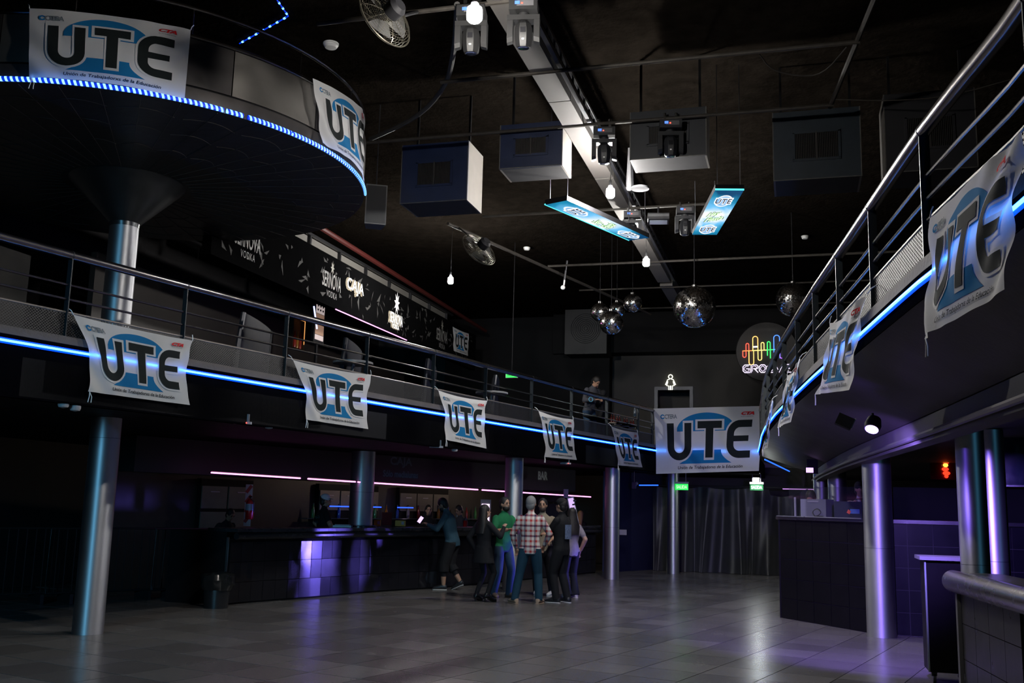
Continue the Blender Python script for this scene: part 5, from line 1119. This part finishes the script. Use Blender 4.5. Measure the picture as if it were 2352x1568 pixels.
def plaid_mat():
    m = bpy.data.materials.new('plaid_shirt'); m.use_nodes = True; nt = m.node_tree; N = nt.nodes; b = N['Principled BSDF']; b.inputs['Roughness'].default_value = .85
    tc = N.new('ShaderNodeTexCoord'); s = N.new('ShaderNodeSeparateXYZ'); nt.links.new(tc.outputs['Object'], s.inputs[0])
    def op(o, a, v=None, l=None):
        q = N.new('ShaderNodeMath'); q.operation = o; nt.links.new(a, q.inputs[0])
        if l is not None: nt.links.new(l, q.inputs[1])
        elif v is not None: q.inputs[1].default_value = v
        return q.outputs[0]
    def band(src, per, ph, w): return op('LESS_THAN', op('FRACT', op('ADD', op('MULTIPLY', src, 1/per), ph)), w)
    xr, zr = band(s.outputs[0], .085, .05, .42), band(s.outputs[2], .085, .1, .42); xn, zn = band(s.outputs[0], .17, .62, .17), band(s.outputs[2], .17, .55, .17)
    red = op('MULTIPLY', op('ADD', xr, l=zr), .5); nav = op('MINIMUM', op('MULTIPLY', op('ADD', xn, l=zn), .62), 1.0)
    m1 = N.new('ShaderNodeMix'); m1.data_type = 'RGBA'; m1.inputs['A'].default_value = (.62,.60,.57,1); m1.inputs['B'].default_value = (.42,.035,.03,1); nt.links.new(red, m1.inputs['Factor'])
    m2 = N.new('ShaderNodeMix'); m2.data_type = 'RGBA'; m2.inputs['B'].default_value = (.015,.022,.07,1); nt.links.new(m1.outputs['Result'], m2.inputs['A']); nt.links.new(nav, m2.inputs['Factor']); nt.links.new(m2.outputs['Result'], b.inputs['Base Color'])
    return m
def hand(mb, seg, w, d, side, curl, tagname):
    """palm with four fingers and a thumb at wrist w, pointing along d; curl 0..1"""
    w, d = Vector(w), Vector(d).normalized(); up = Vector((0,0,1)); s = d.cross(up); s = s.normalized() if s.length > .1 else Vector((1,0,0)); pn = s.cross(d).normalized()
    p = w+d*.05; R = Matrix((s, pn, d)).transposed(); mb.ball(tuple(p), (.040,.020,.052), 12, 8, R); seg.append((w, w+d*.09, .032, .035, tagname))
    for k, (o, L) in enumerate(((-.030,.066),(-.010,.075),(.010,.072),(.028,.056))):
        a = p+s*o+d*.040; c1 = math.radians(60*curl); c2 = math.radians(130*curl); b = a+(d*math.cos(c1)-pn*math.sin(c1))*L*.5; c = b+(d*math.cos(c2)-pn*math.sin(c2))*L*.5
        mb.tube([tuple(a-d*.015), tuple(b), tuple(c)], [.0105,.0098,.0085], 7); seg.append((a, c, .012, .01, tagname))
    a = p-s*(.034*side)-d*.018; b = a-s*(.022*side)+d*.028-pn*.012; c = b+d*.028-pn*.012*(1+curl); mb.tube([tuple(a), tuple(b), tuple(c)], [.013,.0115,.009], 7); seg.append((a, c, .014, .011, tagname))
def person(label, loc, facing, H=1.75, top=None, bottom=None, shoe=None, sk=skin, hair=hair_dark, lean=0.0, twist=0.0, look=0.0, nod=0.0, girth=1.0, sleeve='short', legs='long', hands=None, feet=None, elbows=None, curl=(.7,.7), beard=None, cap=None, haircut='short', coat=0.0, female=False, vox=.0105, base=0.0, sole=None, knees=None, flare=0.0, heel=0.0, hem_z=None):
    s = H/1.75; rz = math.atan2(-facing[0], facing[1]); t = thing('person', label, 'person', (loc[0],loc[1],base), rz); mb = MB(); seg = []
    V = Vector; sw = .150 if female else .170; hw = .165 if female else .155
    feet = feet or ((-.11,0,0),(.11,.02,0)); hands = hands or ((-.27,.05,.88),(.27,.05,.88)); elbows = elbows or ((-.4,-.9,-.1),(.4,-.9,-.1)); knees = knees or ((-.1,1,0),(.1,1,0))
    piv = V((0,(feet[0][1]+feet[1][1])/2,.93)); Rl = Matrix.Rotation(-lean, 3, 'X') @ Matrix.Rotation(twist, 3, 'Z')
    def up(p): return piv + Rl @ (V(p)-V((0,0,.93)))
    TG = 'top'
    rings = [(.80,hw*.80,.105),(.90,hw*1.02,.118),(1.00,hw*.98,.112),(1.10,hw*.95*(.9 if female else 1),.108),(1.22,.168,.118),(1.33,.180,.122),(1.39,.165,.108),(1.44,.118,.088),(1.485,.066,.064)]
    L = []
    for z, w, d in rings:
        g = girth if z < 1.40 else 1.0; L.append((up((0,0,z)), Rl @ V((w*g,0,0)), Rl @ V((0,d*g*(1.0),0))))
    mb.loft([tuple(map(tuple, r)) for r in L], 20)
    for i in range(len(L)-1):
        z = (rings[i][0]+rings[i+1][0])/2; seg.append((L[i][0], L[i+1][0], rings[i][1]*girth*.85, rings[i+1][1]*girth*.85, 'bottom' if (z < .94 and not coat) else 'top'))
    if coat:
        c0 = up((0,0,1.0)); mb.loft([(tuple(c0), (hw*1.05,0,0), (0,.125,0)), ((0,piv.y,.85), (hw*1.22,0,0), (0,.15,0)), ((0,piv.y,coat), (hw*1.38,0,0), (0,.175,0))], 20); seg.append((c0, V((0,piv.y,coat)), .17, .23, 'top'))
    nk, hd = up((0,-.01,1.47)), up((0,.022,1.632)); Rh = Rl @ Matrix.Rotation(look, 3, 'Z') @ Matrix.Rotation(-nod, 3, 'X'); hd = nk + (Rl @ Matrix.Rotation(-nod*.6, 3, 'X')) @ V((0,.03,.165))
    mb.tube([tuple(nk-Rl @ V((0,0,.04))), tuple(nk+(hd-nk)*.6)], [.058,.054], 12); seg.append((nk+V((0,0,.02)), hd, .05, .05, 'skin'))
    mb.ball(tuple(hd+Rh @ V((0,-.008,.02))), (.076,.096,.105), 18, 12, Rh); mb.ball(tuple(hd+Rh @ V((0,.028,-.055))), (.056,.066,.062), 14, 10, Rh); mb.ball(tuple(hd+Rh @ V((0,.100,-.012))), (.013,.018,.022), 8, 6, Rh)
    for e in (-1,1): mb.ball(tuple(hd+Rh @ V((e*.079,-.005,-.008))), (.010,.020,.030), 8, 6, Rh)
    seg.append((hd+Rh @ V((0,0,.03)), hd+Rh @ V((0,.03,-.06)), .10, .075, 'skin'))
    # arms
    for k, e in ((0,-1),(1,1)):
        sh = up((e*sw,-.012,1.388)); el, wr = ik(sh, hands[k], .285, .265, elbows[k]); g = 1.12 if sleeve == 'long' else 1.0
        mb.ball(tuple(sh), .060*g, 12, 8); mb.tube([tuple(sh), tuple(sh.lerp(el,.55)), tuple(el)], [.058*g,.053*g,.045*g], 12); mb.ball(tuple(el), .047*g, 10, 7); mb.tube([tuple(el), tuple(el.lerp(wr,.4)), tuple(wr)], [.047*g,.045*g,.031*g], 12)
        if sleeve == 'short': mb.tube([tuple(sh), tuple(sh.lerp(el,.72))], [.068,.062], 12); seg.append((sh, sh.lerp(el,.72), .066, .06, 'top')); seg.append((sh.lerp(el,.74), el, .05, .047, 'skin')); seg.append((el, wr, .046, .032, 'skin'))
        else: seg.append((sh, el, .07, .055, 'top')); seg.append((el, el.lerp(wr,.93), .05, .036, 'top'))
        hand(mb, seg, wr, (wr-el), e, curl[k], 'skin')
    # legs
    for k, e in ((0,-1),(1,1)):
        hp = V((e*.088,piv.y,.90)); f = feet[k]; lift = f[2] if len(f) > 2 else 0; an = V((f[0], f[1]-.02, .085+lift+heel)); kn, an = ik(hp, an, .42, .415, knees[k])
        gl = girth*.96; mb.ball(tuple(hp), .095*gl, 12, 8)
        if legs == 'long': R1, R2, R3 = .098*gl, .074, .062+flare; mb.tube([tuple(hp), tuple(hp.lerp(kn,.5)), tuple(kn)], [R1,.092*gl,R2], 14); mb.ball(tuple(kn), R2, 10, 7); mb.tube([tuple(kn), tuple(kn.lerp(an,.45)), tuple(an-V((0,0,.03)))], [R2,.072,R3], 14); seg.append((hp, kn, .1, .075, 'bottom')); seg.append((kn, an, .07, R3, 'bottom'))
        elif legs == 'short': q = kn.lerp(an,.38); mb.tube([tuple(hp), tuple(kn), tuple(q)], [.11*gl,.10,.098], 14); mb.tube([tuple(kn), tuple(kn.lerp(an,.4)), tuple(an)], [.06,.058,.038], 12); seg.append((hp, kn, .11, .1, 'bottom')); seg.append((kn, q, .1, .098, 'bottom')); seg.append((q.lerp(an,.06), an, .055, .04, 'skin'))
        else: mb.tube([tuple(hp), tuple(kn), tuple(an)], [.085,.056,.042], 14); seg.append((hp, kn, .09, .06, 'bottom')); seg.append((kn, an, .055, .045, 'bottom'))
    me = bpy.data.meshes.new('body'); me.from_pydata([tuple(V(v)*s) for v in mb.v], [], mb.f); tmp = bpy.data.objects.new('body', me); link(tmp)
    md = tmp.modifiers.new('r', 'REMESH'); md.mode = 'VOXEL'; md.voxel_size = vox; sm = tmp.modifiers.new('s', 'SMOOTH'); sm.factor = .5; sm.iterations = 3
    bpy.context.view_layer.update(); me2 = bpy.data.meshes.new_from_object(tmp.evaluated_get(bpy.context.evaluated_depsgraph_get())); bpy.data.objects.remove(tmp); bpy.data.meshes.remove(me); me2.name = 'body'
    n = len(me2.polygons); ce = np.zeros(n*3, np.float32); me2.polygons.foreach_get('center', ce); ce = ce.reshape(-1,3)/s
    best = np.full(n, 1e9); idx = np.zeros(n, np.int32); order = ['top','bottom','skin']
    for a, b, ra, rb, tg in seg:
        a_, b_ = np.array(a), np.array(b); d_ = b_-a_; tt = np.clip(((ce-a_) @ d_)/max(1e-9, d_ @ d_), 0, 1); q = np.linalg.norm(ce-(a_+tt[:,None]*d_), axis=1)-(ra+(rb-ra)*tt); mk = q < best; best[mk] = q[mk]; idx[mk] = order.index(tg)
    hem = hem_z or .90; lz = ce[:,2]; idx[(idx == 1) & (lz > hem) & (lz < 1.2)] = 0
    me2.materials.clear()
    for mt in (top, bottom, sk): me2.materials.append(mt)
    me2.polygons.foreach_set('material_index', idx); me2.polygons.foreach_set('use_smooth', [True]*n)
    body = bpy.data.objects.new('body', me2); link(body); body.parent = t
    def part(m2, nm, mat, par=t): m2.v = [tuple(V(v)*s) for v in m2.v]; return m2.build(nm, mat, par, local=True, smooth=60)
    # face
    for e in (-1,1):
        m2 = MB(); m2.ball(tuple(hd+Rh @ V((e*.031,.083,.012))), (.013,.010,.008), 8, 6, Rh); part(m2, 'eye', M('eye_dark', (.02,.015,.012), .2)); m2 = MB(); m2.ball(tuple(hd+Rh @ V((e*.032,.088,.034))), (.021,.008,.006), 8, 6, Rh); part(m2, 'eyebrow', hair_dark)
    m2 = MB(); m2.ball(tuple(hd+Rh @ V((0,.088,-.060))), (.022,.008,.006), 8, 6, Rh); part(m2, 'mouth', M('lips', (.25,.07,.06), .5))
    if beard: m2 = MB(); m2.ball(tuple(hd+Rh @ V((0,.030,-.068))), (.064,.070,.058), 14, 9, Rh); part(m2, 'beard', beard)
    if haircut:
        m2 = MB(); m2.ball(tuple(hd+Rh @ V((0,-.022,.034))), (.086,.100,.104), 20, 14, Rh)
        if haircut == 'short': m2.ball(tuple(hd+Rh @ V((0,-.05,-.02))), (.078,.062,.085), 14, 10, Rh)
        if haircut == 'long':
            m2.loft([(tuple(hd+Rh @ V((0,-.03,.06))), tuple(Rh @ V((.088,0,0))), tuple(Rh @ V((0,.09,0)))), (tuple(hd+Rh @ V((0,-.05,-.08))), tuple(Rh @ V((.105,0,0))), tuple(Rh @ V((0,.075,0)))), (tuple(hd+Rl @ V((0,-.115,-.24))), tuple(Rl @ V((.125,0,0))), tuple(Rl @ V((0,.055,0)))), (tuple(hd+Rl @ V((0,-.135,-.40))), tuple(Rl @ V((.10,0,0))), tuple(Rl @ V((0,.03,0))))], 16)
        part(m2, 'hair', hair)
    if cap:
        m2 = MB(); m2.ball(tuple(hd+Rh @ V((0,-.012,.052))), (.090,.104,.088), 20, 12, Rh); cp = part(m2, 'cap', cap); m2 = MB(); pts = []
        for a in range(9): an_ = math.radians(-60+15*a); pts.append((.080*math.sin(an_), .070+.095*math.cos(an_)))
        vs = [tuple(hd+Rh @ V((x*.95,.055,.052))) for x, y in pts]+[tuple(hd+Rh @ V((x,y,.040))) for x, y in pts]; m2.add(vs+[(v[0],v[1],v[2]-.008) for v in vs], [(k,k+1,10+k,9+k) for k in range(8)]+[(18+9+k,18+10+k,18+k+1,18+k) for k in range(8)]+[(9+k,10+k,28+k,27+k) for k in range(8)]); part(m2, 'cap_peak', cap, cp)
    # shoes
    for k, e in ((0,-1),(1,1)):
        f = feet[k]; yaw = f[3] if len(f) > 3 else e*-.18; lift = f[2] if len(f) > 2 else 0; ca, sa = math.cos(yaw), math.sin(yaw); pit = f[4] if len(f) > 4 else 0.0
        def sp(a, b, c):
            y_, z_ = b, c
            if pit: y_, z_ = .13+(b-.13)*math.cos(pit)-c*math.sin(pit)*0, c+(.13-b)*math.sin(pit)
            return (f[0]+a*ca-y_*sa, f[1]+a*sa+y_*ca, z_)
        m2 = MB(); R_ = [(-.085,.030,.030,.05),(-.06,.042,.050,.075),(0,.045,.055,.09),(.05,.048,.042,.065),(.11,.050,.032,.045),(.16,.044,.026,.036),(.185,.024,.018,.026)]
        m2.loft([(sp(0,y_,.018+h_+lift*0+ (heel if y_ < 0 else heel*max(0,1-y_/.1)) ), (w_*ca,w_*sa,0), (0,0,h_)) for y_, w_, h_, _ in R_], 14); so = part(m2, 'shoe', shoe)
        m2 = MB(); m2.loft([(sp(0,y_,.012+(heel if y_ < 0 else heel*max(0,1-y_/.1))), (w_*1.06*ca,w_*1.06*sa,0), (0,0,.012)) for y_, w_, h_, _ in R_], 14); part(m2, 'sole', sole or shoe, so)
        if heel: m2 = MB(); p_ = sp(0,-.06,0); m2.lathe([(.014,0),(.022,heel+.02)], 10, p_); part(m2, 'heel', shoe, so)
    return t
jeans = cloth_m('jeans', (.020,.045,.085)); jeans_teal = cloth_m('jeans_teal', (.012,.045,.075)); blackcloth = cloth_m('black_cloth', (.010,.010,.012)); green_tee = cloth_m('green_tee', (.012,.14,.055)); beige = cloth_m('beige_tee', (.23,.19,.14)); hoodie = cloth_m('teal_hoodie', (.022,.058,.085)); whitecloth = cloth_m('white_cloth', (.6,.6,.62)); plaid = plaid_mat(); darkpants = cloth_m('dark_pants', (.010,.012,.020)); greyhood = cloth_m('grey_hoodie', (.05,.05,.06))
sh_black = M('shoe_black', (.015,.017,.02), .4); sh_white = M('shoe_white', (.62,.6,.6), .5); sh_tan = M('shoe_tan', (.34,.24,.17), .7); sh_brown = M('shoe_brown', (.07,.05,.04), .6); sole_white = M('sole_white', (.6,.6,.6), .5); boot = M('boot_leather', (.012,.012,.013), .2)
def wh(p, loc, facing, base=0.0, H=1.75):
    """world point -> person's own frame (before body scaling)"""
    rz = math.atan2(-facing[0], facing[1]); dx, dy = p[0]-loc[0], p[1]-loc[1]; k = 1.75/H
    return ((dx*math.cos(rz)+dy*math.sin(rz))*k, (-dx*math.sin(rz)+dy*math.cos(rz))*k, (p[2]-base)*k)
# 1 man in the hoodie leaning on the bar
loc = (-6.32,18.28); fc_ = (-.97,-.05)
person('man in teal hoodie and dark shorts leaning on the bar with a phone', loc, fc_, 1.74, hoodie, blackcloth, sh_black, lean=.26, look=-.15, nod=.25, girth=1.15, sleeve='long', legs='short', hands=((-.14,.46,1.22),(.16,.44,1.20)), elbows=((-.6,-.3,-1),(.6,-.3,-1)), feet=((-.10,.14,0,.1),(.12,-.14,.05,-.2,.42)), beard=hair_dark, sole=sole_white, curl=(.5,.5))
# 2 woman in black
loc = (-5.126, 16.424, 0.000)[:2]; fc_ = (.45,.89)
person('woman in a black coat and heeled boots seen from behind with long dark hair', loc, fc_, 1.60, blackcloth, blackcloth, boot, sk=skin_pale, haircut='long', female=True, sleeve='long', legs='slim', coat=.70, hands=((-.22,.02,.93),(.24,.30,1.36)), elbows=((-.5,-.8,0),(.7,-.2,-1)), feet=((-.10,-.02,0,.25),(.11,.05,0,-.2)), heel=.055, look=-.35, curl=(.4,.8))
# 3 man in green
loc = (-5.022, 17.290, -0.000)[:2]; fc_ = (.80,-.60)
person('bearded man in a green T-shirt and jeans facing right', loc, fc_, 1.74, green_tee, jeans, sh_brown, hands=((-.02,.34,1.22),(.16,.33,1.20)), elbows=((-.8,-.2,-1),(.8,-.3,-1)), feet=((-.12,.06,0,.3),(.13,-.06,0,-.35)), beard=hair_dark, look=.1, curl=(.7,.7))
# 4 man in plaid
loc = (-4.318, 16.482, 0.000)[:2]; fc_ = (-.18,.98)
person('grey haired man in a red plaid shirt and blue jeans seen from behind', loc, fc_, 1.76, plaid, jeans_teal, sh_tan, hair=hair_grey, sleeve='long', hands=((-.25,.14,.90),(.22,.20,.95)), elbows=((-.9,-.4,0),(.9,-.4,0)), feet=((-.24,-.02,0,.6),(.16,.06,0,-.25)), look=-.25, girth=1.05)
# 5 man in beige
loc = (-4.512, 18.085, 0.000)[:2]; fc_ = (.10,-1)
person('smiling man in a beige T-shirt facing the camera behind the plaid shirt', loc, fc_, 1.74, beige, blackcloth, sh_white, hands=((-.20,.20,1.02),(.22,.05,.92)), elbows=((-.9,-.3,-.3),(.9,-.6,0)), feet=((-.20,0,0,-.3),(.09,0,0,.1)), girth=1.15, beard=M('stubble', (.05,.03,.025), .7))
# 6 man with black cap
loc = (-3.875, 16.909, -0.000)[:2]; fc_ = (-.93,.30)
t6 = person('man in black T-shirt and black cap with folded arms', loc, fc_, 1.74, blackcloth, blackcloth, sh_black, hands=((.10,.24,1.20),(-.08,.26,1.16)), elbows=((-1,.1,-.6),(1,.1,-.6)), feet=((-.10,.05,0,.1),(.13,-.04,0,-.3)), cap=blackcloth, girth=1.12, sole=sole_white, look=-.1)
bp_ = MB(); rings_ = [(.0,.135),(.3,.14)]
bp_.grid(lambda u, v: ((u-.5)*.21, -.141*math.sqrt(1-((u-.5)*.21/.205)**2)-.004, 1.07+.24*v), 8, 6); bp_.build('back_print', M('print_multi', (.12,.16,.26), .7, var=.95, scale=30), t6, local=True)
# 7 woman half hidden behind the capped man
loc = (-3.932, 17.954, 0.000)[:2]; fc_ = (-.6,.6)
person('woman in a white top and dark flared trousers half hidden by the capped man', loc, fc_, 1.58, cloth_m('lilac_top', (.22,.20,.24)), darkpants, sh_white, sk=skin_pale, female=True, hands=((-.15,.22,1.05),(.20,-.02,.92)), feet=((-.09,0,0,0),(.09,0,0,0)), flare=.03, haircut='long', hair=hair_dark)
# 8 barman in white cap
loc = ((-8.662, 17.513, 1.197)[0], (-8.662, 17.513, 1.197)[1]); fc_ = (.70,.72)
t8 = person('man in a white baseball cap and black T-shirt standing behind the bar', loc, fc_, 1.72, blackcloth, blackcloth, sh_black, cap=whitecloth, hands=((-.30,.12,1.02),(.28,.16,1.02)), elbows=((-1,-.5,0),(1,-.5,0)), girth=1.12, look=-.35, vox=.012)
for wd, z_, h_, w_ in (('Cugione', 1.30,.06,.24), ('Caminos', 1.21,.045,.18)):
    vs, fs = unit_text(wd, shear=.3); m = MB(); m.add([(-a*w_, -.141*math.sqrt(max(0,1-(a*w_/.205)**2))-.005, z_+b*h_) for a, b in vs], fs); m.build('back_print', M('print_teal', (.03,.16,.17), .7), t8, local=True, smooth=0)
# 9 to 11 dim figures behind the bar
person('bartender in a dark jacket looking down behind the bar', ((-7.255, 21.500, 1.198)[0], (-7.255, 21.500, 1.198)[1]), (-.5,-.8), 1.58, greyhood, blackcloth, sh_black, nod=.4, sleeve='long', hands=((-.15,.25,1.15),(.15,.25,1.15)), vox=.014)
person('blond haired person behind the far end of the bar', ((-5.409, 25.717, 1.209)[0], (-5.409, 25.717, 1.209)[1]), (.4,.9), 1.50, blackcloth, blackcloth, sh_black, sk=skin_pale, hair=hair_blond, haircut='long', female=True, vox=.014)
person('dark haired man bending down behind the left end of the bar', ((-9.769, 15.827, 1.182)[0], (-9.769, 15.827, 1.182)[1]), (.8,-.3), 1.45, blackcloth, blackcloth, sh_black, lean=.25, nod=.3, vox=.014)
person('dim dark haired woman serving behind the bar by the hoodie man', ((-7.709, 20.633, 1.193)[0], (-7.709, 20.633, 1.193)[1]), (.5,-.85), 1.56, blackcloth, blackcloth, sh_black, sk=skin_pale, female=True, haircut='long', vox=.014)
# 12, 13 two people on the balcony
loc = (-4.589, 22.574, 3.840)[:2]; t12 = person('person in dark hoodie with round blue badge looking at a phone on the balcony', loc, (.8,-.55), 1.70, greyhood, jeans, sh_black, base=2.93, sleeve='long', lean=.25, nod=.55, hands=((-.10,.33,1.14),(.10,.33,1.14)), elbows=((-.8,-.2,-1),(.8,-.2,-1)), vox=.014)
c = (-4.457, 22.157, 4.027); tg_ = MB(); tg_.tube([(c[0]+.05*math.cos(k*math.pi/8)*.75, c[1]+.05*math.cos(k*math.pi/8)*.65, c[2]+.05*math.sin(k*math.pi/8)) for k in range(16)], .010, 5, closed=True); tg_.build('hoodie_badge', M('badge_blue', (.10,.34,.5), .6), t12)
loc = (-4.476, 23.263, 3.907)[:2]; person('person in black beanie leaning on the balcony handrail', loc, (-.2,-.95), 1.74, blackcloth, blackcloth, sh_black, base=2.93, sleeve='long', lean=.3, nod=.2, cap=blackcloth, hands=((.02,.42,1.18),(.22,.40,1.14)), vox=.014)
# 14, 15 people in the booth on a raised floor
tag(MB().box((1.2,17.6,.2), (2.4,2.0,.4)).build('booth_podium', black), 'low dark podium floor inside the right booth', 'podium')
person('person in a dim plaid shirt and cap behind the booth glass', (.98,17.2), (.35,-.9), 1.72, plaid, blackcloth, sh_black, base=.4, sleeve='long', cap=blackcloth, hands=((.05,.36,1.30),(.2,.3,1.05)), vox=.014)
person('person in a dark green top bent over behind the white cardboard box', (.30,17.1), (-.3,-.9), 1.62, cloth_m('green_dark', (.02,.035,.02)), blackcloth, sh_black, base=.4, lean=.3, nod=.5, vox=.014)
# held things
ph = thing('smartphone', 'glowing smartphone in the hoodie man\'s hand', 'phone', (-6.916, 18.101, 1.298)); c = Vector((-6.916, 18.101, 1.298))
MB().box((0,0,0), (.075,.01,.15), M=Matrix.Rotation(math.radians(35),3,'Y') @ Matrix.Rotation(math.radians(25),3,'Z')).build('case', black, ph, local=True)
MB().box((0,-.007,0), (.066,.004,.13), M=Matrix.Rotation(math.radians(35),3,'Y') @ Matrix.Rotation(math.radians(25),3,'Z')).build('display', glow('phone_lilac', (.85,.6,1), 1.3), ph, local=True)
# ================================================================ added cyan lamps out of view
for nm, loc, tgt, col, w, ang, rad in ADDED_WASH:
    t = thing('added_wash_light', nm.replace('_',' ')+' light added out of view '+('on the left' if loc[0] < 0 else 'on the right'), 'stage light', loc, group='added cyan wash lights')
    dr = (Vector(tgt)-Vector(loc)).normalized(); q = dr.to_track_quat('Z','Y').to_matrix().to_4x4()
    MB().lathe([(.05,-.30),(rad*.7,-.26),(rad*.75,-.05)], 20, (0,0,0), q).build('housing', black, t, local=True)
    o = lamp('beam', loc, tgt, col, w, ang, rad, .7, t)
